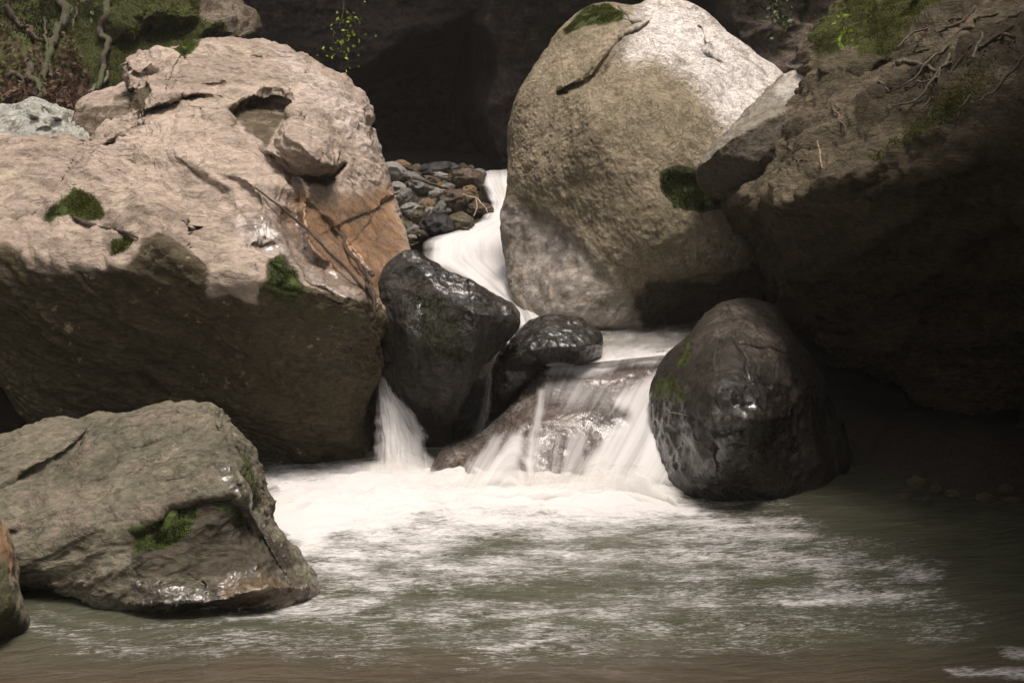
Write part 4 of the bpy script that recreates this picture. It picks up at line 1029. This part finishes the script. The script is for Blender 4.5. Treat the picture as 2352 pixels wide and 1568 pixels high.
tufts(K, 8000, 0.03, 0.005, MOSSDARK, [(-60, -60), (130, -60), (120, 120), (60, 90), (-60, 60)], seed=13, minmoss=0.3)

# ------------------------------------------------------------------ falling water
# veil over the slab: follows the slab's surface
def cascade():
    N = 260
    xs_ = sp(955, 1600, N); ys_ = sp(806, 1150, N)
    PX_, PY_ = np.meshgrid(xs_, ys_); PX_, PY_ = PX_.ravel(), PY_.ravel()
    top = np.interp(PX_, [955, 984, 1010, 1107, 1177, 1230, 1269, 1362, 1450, 1533, 1600], [1130, 1086, 1035, 990, 925, 866, 840, 832, 824, 806, 800])
    tt = (PY_ - 806) / (1150 - 806)
    PYn = top - 9 + (1150 - top + 9) * tt
    base = tps(slab_ctrl)(PX_, PYn)
    q0 = np.stack([PX_ / 60, PYn / 60, np.full(PX_.shape, 3.7 + 12)], -1)
    ux = PX_ + 8 * fbm(q0, 3); uy = PYn + 8 * fbm(q0 + 31.7, 3)
    dd = base - 0.075 - 0.05 * sstep(PYn, 900, 1110)
    dens = np.zeros(len(PX_))
    def add(poly_, soft, v):
        nonlocal dens
        dens = np.maximum(dens, v * sstep(poly_sd(poly_, ux, uy), -soft, soft))
    add([(1240, 850), (1280, 834), (1400, 826), (1540, 800), (1560, 830), (1500, 836), (1440, 838), (1400, 862), (1330, 868), (1270, 866)], 24, 0.74)
    add([(1230, 860), (1300, 850), (1400, 862), (1480, 870), (1500, 930), (1400, 960), (1300, 950), (1240, 930)], 40, 0.44)
    add([(1400, 905), (1450, 885), (1500, 860), (1530, 830), (1560, 900), (1540, 1130), (1330, 1130), (1330, 1070), (1390, 1000), (1440, 950), (1410, 935)], 24, 0.74)
    add([(1480, 870), (1540, 830), (1560, 1120), (1440, 1120), (1470, 980)], 30, 0.84)
    add([(1232, 885), (1262, 885), (1240, 980), (1232, 1120), (1200, 1120), (1214, 980)], 20, 0.60)
    add([(1170, 990), (1215, 960), (1190, 1120), (1080, 1120), (1100, 1080)], 24, 0.64)
    add([(1120, 1010), (1170, 985), (1120, 1125), (1010, 1130), (1040, 1100)], 20, 0.60)
    add([(1300, 985), (1350, 985), (1340, 1130), (1280, 1130)], 14, 0.55)
    add([(1190, 990), (1300, 990), (1300, 1130), (1190, 1130)], 24, 0.38)
    add([(955, 1125), (1600, 1112), (1600, 1160), (955, 1160)], 12, 1.0)
    Vv = at(PX_, PYn, dd)
    loc = Vv.mean(0); loc[2] = Vv[:, 2].min()
    q = PX_ + 0.55 * (PYn - 860) * np.where(PX_ < 1230, 1.0, 1.0) - 0.42 * (PYn - 860) * np.exp(-((PX_ - 1232) / 45) ** 2)
    me = mesh_from('waterfall', Vv - loc, grid_quads(N, N))
    if me.polygons[len(me.polygons) // 2].normal[1] > 0: me.flip_normals()
    ul = me.uv_layers.new(name='flow')
    li = np.zeros(len(me.loops), np.int32); me.loops.foreach_get('vertex_index', li)
    fu = np.stack([q / F * 8.3, PYn / F * 8.3], -1)
    ul.data.foreach_set('uv', fu[li].astype(np.float32).ravel())
    attr(me, 'dens', dens)
    o = link('waterfall', me, FALL, None, loc)
    tag(o, 'main white cascade streaming over the brown slab into the pool', 'waterfall')


cascade()
o = ribbon('waterfall', [(866, 850, 8.62), (860, 900, 8.58), (850, 950, 8.5), (844, 1010, 8.4), (838, 1100, 8.25)], [(885, 850, 8.62), (915, 905, 8.58), (962, 955, 8.5), (1000, 1010, 8.4), (1012, 1100, 8.25)],
           FALL, 80, 110, lambda U, T: (0.92 - 0.34 * sstep(U, 0.55, 0.9)) * sstep(U + 0.05 * fbm(np.stack([U, T * 9, 0 * U], -1), 3), 0.0, 0.30) * sstep(1 - U + 0.10 * fbm(np.stack([U, T * 7, 0 * U + 8], -1), 3), -0.02, 0.22) * (0.45 + 0.45 * sstep(T, 0, 0.5)), 0.02, 0.03, 3)
tag(o, 'narrow white waterfall dropping between the huge pinkish boulder and the black angular boulder', 'waterfall')
o = ribbon('waterfall', [(1112, 860, 8.85), (1090, 930, 8.75), (1062, 1000, 8.6)], [(1140, 850, 8.85), (1150, 930, 8.75), (1140, 1000, 8.6)],
           FALL, 40, 60, lambda U, T: 0.30 * np.sin(np.pi * U) ** 2 * np.ones_like(T), 0.0, 0.02, 9)
tag(o, 'faint thin trickle of water behind the gap between the two black boulders', 'waterfall')

# spray and foam heaped where the water lands: low soft mounds
FOAMM = fall_mat('foam_spray', 5, 3.0, 0.7)


def foam_mound(front, hgt, depth, seed, nu=160, nv=40):
    f = np.array(front, float)
    u = np.linspace(0, 1, nu); t = np.linspace(0, len(f) - 1, nu)
    X_ = np.interp(t, np.arange(len(f)), f[:, 0]); Y_ = np.interp(t, np.arange(len(f)), f[:, 1])
    base = at(X_, Y_, CH * F / (Y_ - HY))
    a_ = np.linspace(0, 1, nv)
    U = np.tile(u, nv); A_ = np.repeat(a_, nu)
    B_ = np.tile(base, (nv, 1))
    nz = fbm(np.stack([B_[:, 0] * 3.2, A_ * 1.2, 0 * U + seed], -1), 4)
    env = np.sin(np.pi * np.clip(U, 0.02, 0.98)) ** 0.5
    Hh = hgt * env * (1 + 0.8 * nz)
    V = B_.copy()
    V[:, 1] += depth * (1 - np.cos(A_ * np.pi / 2) * 1.0) - 0.05
    V[:, 2] = 0.0 + Hh * np.sin(A_ * np.pi / 2) + 0.008 * fbm(V * 6 + seed, 3)
    loc = V.mean(0); loc[2] = 0
    me = mesh_from('foam', V - loc, grid_quads(nv, nu))
    if me.polygons[len(me.polygons) // 2].normal[1] > 0: me.flip_normals()
    ul = me.uv_layers.new(name='flow')
    li = np.zeros(len(me.loops), np.int32); me.loops.foreach_get('vertex_index', li)
    ul.data.foreach_set('uv', np.stack([B_[:, 0], A_ * hgt * 2], -1)[li].astype(np.float32).ravel())
    attr(me, 'dens', 0.85 * sstep(1 - A_, 0.0, 1.0) ** 1.4 * sstep(env, 0.25, 0.95))
    tag(link('foam', me, FOAMM, None, loc), 'white spray where the falling water meets the pool', 'foam', kind='stuff')


foam_mound([(800, 1100), (870, 1092), (960, 1098), (1040, 1115)], 0.12, 0.25, 1)
foam_mound([(930, 1150), (1040, 1156), (1150, 1150), (1260, 1144), (1400, 1140), (1570, 1160)], 0.12, 0.30, 2)
foam_mound([(1240, 1150), (1330, 1136), (1440, 1134), (1530, 1146), (1580, 1170)], 0.13, 0.25, 4)

# ------------------------------------------------------------------ loose stones
def stone_mesh(name, seed, n=26, flat=0.7, angular=0.3):
    g = np.linspace(-1, 1, n)
    faces = []
    Vs = []; Q = []
    for ax in range(3):
        for sg in (-1, 1):
            a_, b_ = np.meshgrid(g, g); a_, b_ = np.tan(a_.ravel() * np.pi / 4), np.tan(b_.ravel() * np.pi / 4)
            p = np.zeros((n * n, 3)); p[:, ax] = sg; p[:, (ax + 1) % 3] = a_; p[:, (ax + 2) % 3] = b_ * sg
            base = len(Vs) * n * n
            Q.append(grid_quads(n, n)[:, ::-1] + base); Vs.append(p)
    P = np.concatenate(Vs); P /= np.linalg.norm(P, axis=1)[:, None]
    r = 1 + 0.16 * fbm(P * 1.2 + seed * 3.3, 3) - angular * (np.abs(perlin(P * 1.6 + seed * 1.7)) - 0.25) + 0.04 * fbm(P * 4 + seed, 3)
    P = P * r[:, None] * np.array([1, 0.85, flat])
    P = np.round(P, 6)
    uq, inv = np.unique(P, axis=0, return_inverse=True)
    inv = inv.ravel()
    me = mesh_from(name, uq, inv[np.concatenate(Q)])
    for k in ('moss', 'stain_shade', 'pale', 'ochre'): attr(me, k, np.zeros(len(uq)))
    attr(me, 'wet', np.full(len(uq), 0.5))
    return me


def pebble_mat(name, ca, cb, rough, sc=3.0):
    return rock_mat(name, ca, cb, tuple((x + y) / 2 for x, y in zip(ca, cb)), rough=rough, wetrough=max(0.12, rough - 0.15), sc=sc, bump=0.25, speck=0.25)


PM = {'grey': pebble_mat('stone_grey', (0.26, 0.26, 0.235), (0.19, 0.19, 0.17), 0.5), 'pale': pebble_mat('stone_pale', (0.42, 0.41, 0.37), (0.33, 0.32, 0.29), 0.5),
      'brown': pebble_mat('stone_brown', (0.15, 0.105, 0.065), (0.10, 0.07, 0.045), 0.28), 'ochre': pebble_mat('stone_ochre', (0.34, 0.235, 0.12), (0.26, 0.175, 0.085), 0.35),
      'dark': pebble_mat('stone_dark', (0.045, 0.042, 0.042), (0.028, 0.026, 0.026), 0.25), 'olive': pebble_mat('stone_olive', (0.16, 0.135, 0.08), (0.11, 0.095, 0.055), 0.3)}
protos = {}
for col_i, col_n in enumerate(PM):
    for v in range(4):
        m_ = stone_mesh('stone', col_i * 7 + v * 3 + 1, 18, 0.62 + 0.08 * v, 0.25 + 0.12 * (v % 3))
        m_.materials.append(PM[col_n]); protos[(col_n, v)] = m_


def heap_d(x, y):
    return np.interp(y, [365, 400, 440, 480, 520, 548, 570], [14.9, 14.3, 13.6, 13.0, 12.5, 12.1, 11.8]) + 0 * x


# the bank of small gravel that carries the stones
hx = sp(830, 1140, 90); hy = sp(372, 560, 70)
HXg, HYg = np.meshgrid(hx, hy); HXg, HYg = HXg.ravel(), HYg.ravel()
right = np.interp(HYg, [372, 400, 450, 490, 520, 545, 560], [1090, 1105, 1100, 1118, 1085, 960, 930])
xx = 830 + (HXg - 830) / 310 * (right - 830)
V = at(xx, HYg, heap_d(xx, HYg))
V[:, 2] -= 0.05
V += 0.05 * np.stack([fbm(V * 5, 3), 0 * xx, np.abs(fbm(V * 7 + 4, 3))], -1)
me = mesh_from('gravel', V, grid_quads(70, 90)); up_normals(me)
for k in ('moss', 'stain_shade', 'pale', 'ochre', 'wet'): attr(me, k, np.full(len(V), 0.7 if k == 'wet' else 0.0))
tag(link('gravel', me, PM['olive']), 'bank of wet gravel beside the upper stream', 'gravel', kind='stuff')

HEAP = 'stones heaped beside the upper stream'


def put_stone(x, y, w, h, col_n, label, v=None, group=HEAP, rot=0.0, dfun=heap_d, name='stone', tilt=0.0):
    v = random.randrange(4) if v is None else v
    o = bpy.data.objects.new(name, protos[(col_n, v)])
    C.objects.link(o)
    dd = float(dfun(np.array(x), np.array(y + h * 0.3)))
    p = at(x, y, dd)
    sx = w / 2 / F * dd; sz = h / 2 / F * dd
    o.location = p
    o.scale = (sx, min(sx, sz * 1.8) * 1.05, sz / (0.62 + 0.08 * v))
    o.rotation_euler = (random.uniform(-.2, .2), math.radians(rot) + random.uniform(-.08, .08), random.uniform(-0.5, 0.5))
    tag(o, label, 'stone', group)
    return o


big_stones = [
    (1010, 392, 92, 40, 'dark', 'flat dark wet stone lying at the very top of the stone heap', 2, -4),
    (1012, 404, 54, 20, 'pale', 'small pale stone tucked under the flat dark stone on the heap', 0, 8),
    (1072, 412, 82, 50, 'brown', 'rounded brown wet stone at the head of the upper stream', 1, 0),
    (1100, 400, 34, 26, 'grey', 'grey stone behind the rounded brown stone by the upper stream', 0, 0),
    (924, 380, 40, 24, 'ochre', 'tan rounded stone on the top left of the stone heap', 0, 0),
    (905, 396, 66, 42, 'pale', 'broad light grey stone leaning on the pinkish boulder at the heap', 3, 20),
    (985, 474, 32, 36, 'ochre', 'smooth yellow egg-shaped stone in the middle of the heap', 3, 35),
    (1012, 480, 26, 38, 'grey', 'upright grey stone right of the yellow egg-shaped stone', 1, 10),
    (958, 497, 34, 28, 'olive', 'olive brown stone below the yellow egg-shaped stone', 0, 0),
    (1004, 518, 82, 54, 'dark', 'black shiny stone at the water below the heap', 1, 5),
    (1056, 513, 68, 46, 'olive', 'amber wet stone beside the black shiny stone', 2, 10),
    (1052, 462, 84, 56, 'brown', 'dark brown wet stone under the driftwood on the heap', 2, 8),
    (1104, 478, 60, 30, 'brown', 'low brown stone at the stream edge under a dry twig', 0, 10),
    (1078, 438, 34, 24, 'ochre', 'orange tinted stone beneath the rounded brown stone', 2, 0),
    (915, 436, 44, 34, 'pale', 'pale flat stone beside the ochre flank of the pinkish boulder', 2, 25),
    (930, 452, 34, 40, 'grey', 'steep grey stone on the left slope of the heap', 1, 30),
    (968, 428, 56, 34, 'grey', 'wide grey stone in the upper middle of the heap', 2, 15),
    (993, 416, 46, 22, 'brown', 'small reddish brown stone below the pale stone on the heap', 1, 20),
    (950, 408, 50, 24, 'grey', 'grey slanting stone near the top of the heap', 0, 22),
    (1012, 440, 40, 26, 'pale', 'light stone left of the dark brown wet stone', 1, -20),
    (942, 478, 44, 24, 'pale', 'flat light stone left of the yellow egg-shaped stone', 2, -4),
    (1030, 430, 30, 20, 'grey', 'small grey stone above the dark brown wet stone', 0, 0),
    (938, 520, 40, 22, 'olive', 'wet olive stone at the left foot of the heap', 1, 5),
    (966, 536, 34, 16, 'dark', 'small black stone at the white water left of the shiny one', 0, 0),
]
for (x, y, w, h, cn, lb, v, rt) in big_stones: put_stone(x, y, w, h, cn, lb, v, HEAP, rt)
small_lb = {'grey': 'small grey pebble among the larger stones of the heap', 'pale': 'small pale pebble among the larger stones of the heap', 'brown': 'small brown pebble among the larger stones of the heap',
            'olive': 'small olive pebble among the larger stones of the heap', 'dark': 'small black pebble among the larger stones of the heap', 'ochre': 'small tan pebble among the larger stones of the heap'}
for i in range(70):
    y = random.uniform(385, 545); t = (y - 385) / 160
    x = random.uniform(890 + 45 * t, np.interp(y, [385, 450, 500, 545], [1060, 1080, 1090, 960]))
    cn = random.choice(['grey', 'grey', 'pale', 'brown', 'olive', 'ochre', 'dark'])
    w = random.uniform(12, 26)
    put_stone(x, y, w, w * random.uniform(0.55, 0.85), cn, small_lb[cn], None, HEAP, random.uniform(-30, 30))

SHORE = 'stones on the dark shore under the overhang'
def shore_d(x, y): return np.clip(CH * F / (y - HY), 7.0, 9.5) + 0 * x
shore = [(2106, 1108, 46, 30, 'olive', 'olive stone with a light face on the dark shore'), (2080, 1140, 30, 16, 'brown', 'small flat stone at the water on the dark shore'), (2200, 1104, 54, 36, 'brown', 'brown round stone in the middle of the dark shore'), (2274, 1094, 50, 40, 'olive', 'large olive stone highest on the dark shore'),
         (2240, 1118, 36, 24, 'brown', 'brown stone between the two larger shore stones'), (2188, 1134, 34, 20, 'olive', 'low olive stone near the water on the dark shore'), (2310, 1124, 40, 24, 'brown', 'brown stone at the right of the dark shore'), (2340, 1100, 44, 30, 'olive', 'olive stone at the right picture edge on the shore'),
         (2150, 1124, 30, 20, 'brown', 'small brown stone left of the middle shore stones'), (2262, 1142, 44, 18, 'olive', 'flat olive stone below the large shore stone'), (2130, 1146, 26, 14, 'brown', 'tiny brown stone at the water edge of the shore'), (2320, 1148, 40, 16, 'brown', 'flat brown stone at the right water edge of the shore')]
for (x, y, w, h, cn, lb) in shore: put_stone(x, y, w, h, cn, lb, None, SHORE, 0, shore_d)


# ------------------------------------------------------------------ roots, twigs, plants
def tube(pts, radii, n=8, k=8, wig=0.0, seed=0):
    p = np.array(pts, float)
    out = []; rad = []
    for i in range(len(p) - 1):
        p0, p1, p2, p3 = p[max(i - 1, 0)], p[i], p[i + 1], p[min(i + 2, len(p) - 1)]
        for j in range(k):
            t = j / k
            out.append(0.5 * ((2 * p1) + (-p0 + p2) * t + (2*p0 - 5*p1 + 4*p2 - p3) * t*t + (-p0 + 3*p1 - 3*p2 + p3) * t**3))
            rad.append(np.interp(i + t, np.arange(len(radii)), radii))
    out.append(p[-1]); rad.append(radii[-1])
    c = np.array(out); rad = np.array(rad)
    if wig: c = c + wig * np.stack([fbm(c * 6 + seed, 3), 0.5 * fbm(c * 6 + seed + 9, 3), fbm(c * 6 + seed + 19, 3)], -1)
    tg = np.gradient(c, axis=0); tg /= np.linalg.norm(tg, axis=1)[:, None] + 1e-9
    up = np.array([0.3, 1, 0.2]); a_ = np.cross(tg, up); a_ /= np.linalg.norm(a_, axis=1)[:, None] + 1e-9
    b_ = np.cross(tg, a_)
    th = np.linspace(0, 2 * np.pi, n, endpoint=False)
    rr = rad[:, None] * (1 + 0.18 * np.sin(3 * th + np.arange(len(c))[:, None] * 0.35))
    V = c[:, None] + rr[..., None] * (np.cos(th)[None, :, None] * a_[:, None] + np.sin(th)[None, :, None] * b_[:, None])
    m = len(c)
    i0 = (np.arange(m - 1)[:, None] * n + np.arange(n)[None]).ravel(); i1 = (np.arange(m - 1)[:, None] * n + (np.arange(n)[None] + 1) % n).ravel()
    Q = np.stack([i0, i1, i1 + n, i0 + n], -1)
    V = V.reshape(-1, 3)
    V = np.concatenate([V, c[:1], c[-1:]])
    T = [(n * m, (j + 1) % n, j) for j in range(n)] + [(n * m + 1, n * (m - 1) + j, n * (m - 1) + (j + 1) % n) for j in range(n)]
    return V, Q, np.array(T), c


def stick(name, pix, radii, mat, label, cat, group=None, branches=(), wig=0.02, seed=0, pull=0.0):
    """a tapered stem through photo points (x, y, d); branches are children"""
    V, Q, T, c = tube([at(*q) for q in pix], radii, 8, 8, wig, seed)
    loc = V[0].copy()
    me = mesh_from(name, V - loc, Q, T)
    o = link(name, me, mat, None, loc)
    tag(o, label, cat, group)
    for bi, (bp, br) in enumerate(branches):
        V2, Q2, T2, _ = tube([at(*q) for q in bp], br, 6, 6, wig, seed + bi + 1)
        link('branch', mesh_from('branch', V2 - loc, Q2, T2), mat, o)
    return o


def surf(info, x, y, lift=0.02):
    """distance of a rock's front surface at a photo point"""
    k = np.argmin((info['sx'] - x) ** 2 + (info['sy'] - y) ** 2)
    return (x, y, info['V'][k, 1] - lift)


def surf_line(info, pts, lift=0.02): return [surf(info, x, y, lift) for x, y in pts]


# dead branches leaning on the pink boulder
a_, b_ = surf(L, 585, 430, 0.04), surf(L, 862, 692, 0.06)
tw = []
for t_ in np.linspace(0, 1, 8):
    x_, y_ = 585 + 277 * t_, 430 + 262 * t_ - 16 * math.sin(math.pi * t_)
    tw.append((x_, y_, min(a_[2] + (b_[2] - a_[2]) * t_, surf(L, x_, y_, 0.03)[2])))
stick('dead_branch', tw, [0.004, 0.006, 0.007, 0.008, 0.008, 0.009, 0.009, 0.008], BARK,
      'long thin dead branch slanting across the pinkish boulder', 'branch', seed=3, wig=0.006)
stick('dead_branch', [(735, 458, 9.02), (745, 484, 8.9), (765, 510, 8.8), (785, 548, 8.7), (812, 590, 8.5), (838, 630, 8.3), (860, 682, 8.02), (866, 730, 7.98)], [0.006, 0.008, 0.009, 0.010, 0.011, 0.012, 0.012, 0.008], BARK,
      'thicker dark dead branch in the ochre crevice of the pinkish boulder', 'branch', seed=5, wig=0.02,
      branches=[([(765, 510, 8.8), (752, 500, 8.75), (735, 496, 8.75)], [0.008, 0.005, 0.003]), ([(812, 590, 8.5), (836, 618, 8.35), (852, 652, 8.12)], [0.009, 0.008, 0.006])])
stick('root', surf_line(L, [(170, 501), (200, 513), (245, 524), (285, 533), (318, 548)], 0.01), [0.012, 0.013, 0.010, 0.009, 0.005], BARK, 'dark root crossing the pinkish boulder below its moss patch', 'root', seed=6, wig=0.01)
stick('twig', [surf(R, 1878, 325, 0.03), surf(R, 1884, 350, 0.05), surf(R, 1886, 372, 0.04), surf(R, 1890, 388, 0.03)], [0.004, 0.006, 0.006, 0.004], STRAW, 'short pale twig hanging on the brown face of the overhanging rock', 'twig', seed=7, wig=0.006)
stick('driftwood', [(930, 402, 13.4), (965, 412, 13.3), (1005, 428, 13.2), (1050, 440, 13.1), (1084, 452, 13.0)], [0.008, 0.013, 0.014, 0.012, 0.006], BARK, 'thin driftwood stick lying across the stone heap', 'branch', seed=8)
stick('driftwood', [(1062, 448, 12.9), (1090, 455, 12.8), (1110, 470, 12.7), (1122, 492, 12.6)], [0.008, 0.008, 0.007, 0.005], STRAW, 'curved dry twig drooping over the stream edge', 'twig', seed=9,
      branches=[([(1090, 455, 12.8), (1094, 475, 12.7), (1090, 496, 12.6)], [0.006, 0.005, 0.004])])

# exposed roots on the right rock
roots = [([(2352, 30), (2250, 62), (2170, 92), (2110, 120), (2050, 150)], 0.022, 'upper grey root running down the overhanging rock from the right edge'),
         ([(2330, 60), (2260, 100), (2190, 140), (2140, 180), (2080, 200)], 0.018, 'second grey root below the upper one on the overhanging rock'),
         ([(2260, 70), (2230, 140), (2190, 190), (2140, 230), (2110, 250)], 0.016, 'grey root bending left along the dark ledge of the overhanging rock'),
         ([(2340, 110), (2280, 170), (2230, 220), (2190, 260)], 0.014, 'thin root at the right edge of the overhanging rock'),
         ([(2180, 130), (2150, 180), (2110, 230), (2070, 244), (2040, 246)], 0.014, 'curling root ending above the lower moss band of the overhanging rock'),
         ([(2060, 148), (2085, 144), (2120, 148), (2150, 165)], 0.030, 'thick broken pale root stub on the overhanging rock'),
         ([(2240, 10), (2190, 60), (2160, 70), (2140, 66)], 0.020, 'light root loop near the top edge of the overhanging rock'),
         ([(1990, 175), (2040, 200), (2050, 230), (2060, 260)], 0.012, 'short root dangling below the broken stub on the overhanging rock'),
         ([(1905, 236), (1925, 262), (1940, 292), (1945, 306)], 0.012, 'small dark root in the notch of the brown rock face'),
         ([(2352, 80), (2300, 82), (2220, 108), (2150, 118), (2090, 140)], 0.016, 'long straight root crossing the others on the overhanging rock'),
         ([(2352, 130), (2290, 200), (2250, 232), (2215, 262)], 0.012, 'hair thin root just above the lip near the right edge of the overhang'),
         ([(2190, 90), (2130, 150), (2085, 190), (2030, 215)], 0.013, 'thin root crossing the dark ledge towards the brown face of the overhang'),
         ([(2230, 100), (2180, 165), (2120, 210), (2065, 290)], 0.012, 'long thin root hanging from the dark ledge to the mossy lip'),
         ([(2320, 20), (2260, 40), (2200, 44), (2120, 70), (2060, 110)], 0.016, 'topmost root hugging the upper edge of the overhanging rock'),
         ([(2300, 140), (2250, 190), (2200, 215), (2150, 262), (2120, 290)], 0.012, 'lowest thin root reaching the mossy lip of the overhanging rock')]
for i, (pp, rr, lb) in enumerate(roots):
    n_ = len(pp)
    stick('root', surf_line(R, pp, 0.012 + 0.015 * (i % 3)), [rr * 0.68 * (1 - 0.6 * k / (n_ - 1)) for k in range(n_)], ROOTM, lb, 'root', 'roots exposed on the overhanging rock', seed=20 + i, wig=0.025)

# gnarled trunks and roots on the mossy bank
trees = [([(10, 10), (40, 50), (85, 90), (120, 100)], 0.035, 'thin dark trunk slanting at the top left corner of the bank', BARK),
         ([(138, -20), (145, 20), (140, 60), (120, 100), (108, 150), (92, 190), (100, 230)], 0.060, 'thickest mossy trunk curving down the bank', BARKMOSS),
         ([(250, -20), (240, 30), (232, 60), (240, 80), (246, 110), (238, 160), (232, 200)], 0.050, 'knobbly mossy trunk on the right part of the bank', BARKMOSS),
         ([(60, 130), (66, 170), (92, 200), (85, 225), (60, 245)], 0.045, 'twisted mossy root hooking left at the foot of the bank', BARKMOSS),
         ([(108, 150), (124, 190), (150, 215), (182, 240)], 0.035, 'dark root running right from the thickest trunk', BARK),
         ([(20, 170), (45, 166), (50, 190), (20, 210), (0, 215)], 0.030, 'looping root at the left edge of the bank', BARK),
         ([(205, 215), (225, 190), (240, 165)], 0.030, 'pale short stump leaning at the right foot of the bank', ROOTM),
         ([(102, 40), (104, 90), (110, 150)], 0.022, 'slim straight stem beside the thickest trunk', BARKMOSS),
         ([(180, 10), (170, 40), (165, 70)], 0.015, 'thin pale stem between the two mossy trunks', ROOTM)]
for i, (pp, rr, lb, mt) in enumerate(trees):
    n_ = len(pp)
    stick('gnarled_root' if i > 2 else 'gnarled_sapling', [surf(K, max(x, -400), y, rr * 0.6 + 0.05) for x, y in pp], [rr * 0.75 * (1 - 0.4 * k / (n_ - 1)) for k in range(n_)], mt, lb, 'root' if i > 2 else 'tree', 'trunks and roots on the mossy bank', seed=50 + i, wig=0.045)


def leaf_cloud(pts, dirs, size, r, narrow=0.6):
    n = len(pts)
    D = dirs / (np.linalg.norm(dirs, axis=1)[:, None] + 1e-9)
    Sd = np.cross(D, r.normal(size=(n, 3))); Sd /= np.linalg.norm(Sd, axis=1)[:, None] + 1e-9
    Nn = np.cross(D, Sd)
    L_ = (size * r.uniform(0.6, 1.3, n))[:, None]; w_ = L_ * narrow * 0.5
    a0 = pts; b0 = pts + D * L_ * 0.45 + Sd * w_ + Nn * L_ * 0.08; c0 = pts + D * L_; d0 = pts + D * L_ * 0.45 - Sd * w_ + Nn * L_ * 0.08
    V = np.stack([a0, b0, c0, d0], 1).reshape(-1, 3); b = np.arange(n) * 4
    return V, np.stack([b, b + 1, b + 2], -1), np.stack([b, b + 2, b + 3], -1)


def leafy(name, stems, n_leaf, size, leafmat, stemmat, label, cat, seed=0, spread=0.08, part='leaves', droop=0.6, srad=0.004, group=None):
    r = np.random.default_rng(seed)
    loc = at(*stems[0][0])
    e = bpy.data.objects.new(name, None); C.objects.link(e); e.location = loc
    tag(e, label, cat, group)
    cs = []
    for si, st in enumerate(stems):
        V, Q, T, c = tube([at(*q) for q in st], [srad] * (len(st) - 1) + [srad * 0.4], 5, 6, 0.02, seed + si)
        link('stem', mesh_from('stem', V - loc, Q, T), stemmat, e); cs.append(c)
    c = np.concatenate(cs)
    P = c[r.integers(len(c) // 6, len(c), n_leaf)] + r.normal(size=(n_leaf, 3)) * spread
    D = r.normal(size=(n_leaf, 3)) * 0.8 + np.array([0, -0.3, -droop])
    V, T1, T2 = leaf_cloud(P, D, size, r)
    me = mesh_from(part, V - loc, None, np.concatenate([T1, T2]), smooth=False)
    attr(me, 'tint', np.repeat(r.uniform(0, 1, n_leaf), 4))
    link(part, me, leafmat, e)
    return e


leafy('hanging_vine', [[(785, -30, 14.5), (792, 20, 14.4), (780, 60, 14.3), (795, 110, 14.3), (800, 158, 14.3)], [(792, 20, 14.4), (815, 50, 14.3), (822, 85, 14.3)], [(780, 60, 14.3), (765, 90, 14.3), (760, 125, 14.3)]],
      70, 0.046, LEAF, BARK, 'hanging vine with small bright green leaves before the dark cave', 'vine', 3, 0.07)
leafy('seedling', [[surf(R, 1945, 30, 0.05), (1940, 55, 9.0), (1945, 80, 8.9), (1955, 88, 8.85)], [surf(R, 1935, 40, 0.05), (1932, 70, 9.0)]], 22, 0.045, LEAF, BARK,
      'small plant with yellow green leaves on the edge of the overhanging rock', 'plant', 5, 0.035)
leafy('ivy', [[surf(K, 180, -10, 0.1), surf(K, 172, 30, 0.1), surf(K, 190, 60, 0.1), surf(K, 160, 90, 0.1)], [surf(K, 200, 0, 0.1), surf(K, 205, 40, 0.1)]], 60, 0.06, LEAFDARK, BARK,
      'ivy with grey green leaves between the two mossy trunks', 'plant', 6, 0.10)
leafy('fern', [[(1765, -20, 13.2), (1775, 20, 13.1), (1782, 55, 13.0)], [(1775, -20, 13.2), (1800, 15, 13.1)]], 90, 0.06, LEAFDARK, BARK, 'dim fern hanging on the cliff behind the big rounded boulder', 'plant', 7, 0.09)

# leaf litter on the bank: nobody could count it
r = np.random.default_rng(9)
w = (poly_sd(litterK, K['px'], K['py']) > -10) & (K['py'] > -60)
idx = r.choice(np.flatnonzero(w), 5000)
P = K['V'][idx] + r.normal(size=(5000, 3)) * 0.03 + K['n'][idx] * 0.02
V, T1, T2 = leaf_cloud(P, r.normal(size=(5000, 3)) + np.array([0, 0, -0.2]), 0.055, r, 0.7)
me = mesh_from('leaf_litter', V, None, np.concatenate([T1, T2]), smooth=False)
attr(me, 'tint', np.repeat(r.uniform(0, 1, 5000), 4))
tag(link('leaf_litter', me, LITTER), 'brown dead leaves strewn over the mossy bank', 'leaves', kind='stuff')

# haze box added to lift the dark tones and soften the gorge
bx_ = bpy.data.meshes.new('haze')
x0, x1, y0, y1, z0, z1 = -34, 34, -27, 37, -3.0, 26.0
vs = [(x, y, z) for z in (z0, z1) for y in (y0, y1) for x in (x0, x1)]
bx_.from_pydata(vs, [], [(0, 2, 3, 1), (4, 5, 7, 6), (0, 1, 5, 4), (2, 6, 7, 3), (0, 4, 6, 2), (1, 3, 7, 5)])
Mh = NT('haze_air')
Ph = Mh.n('ShaderNodeVolumePrincipled', {'Color': (0.92, 0.86, 0.80), 'Density': 0.0018, 'Anisotropy': 0.2})
Mh.t.links.new(Ph.outputs[0], Mh.out.inputs['Volume'])
tag(link('haze', bx_, Mh.m), kind='stuff')
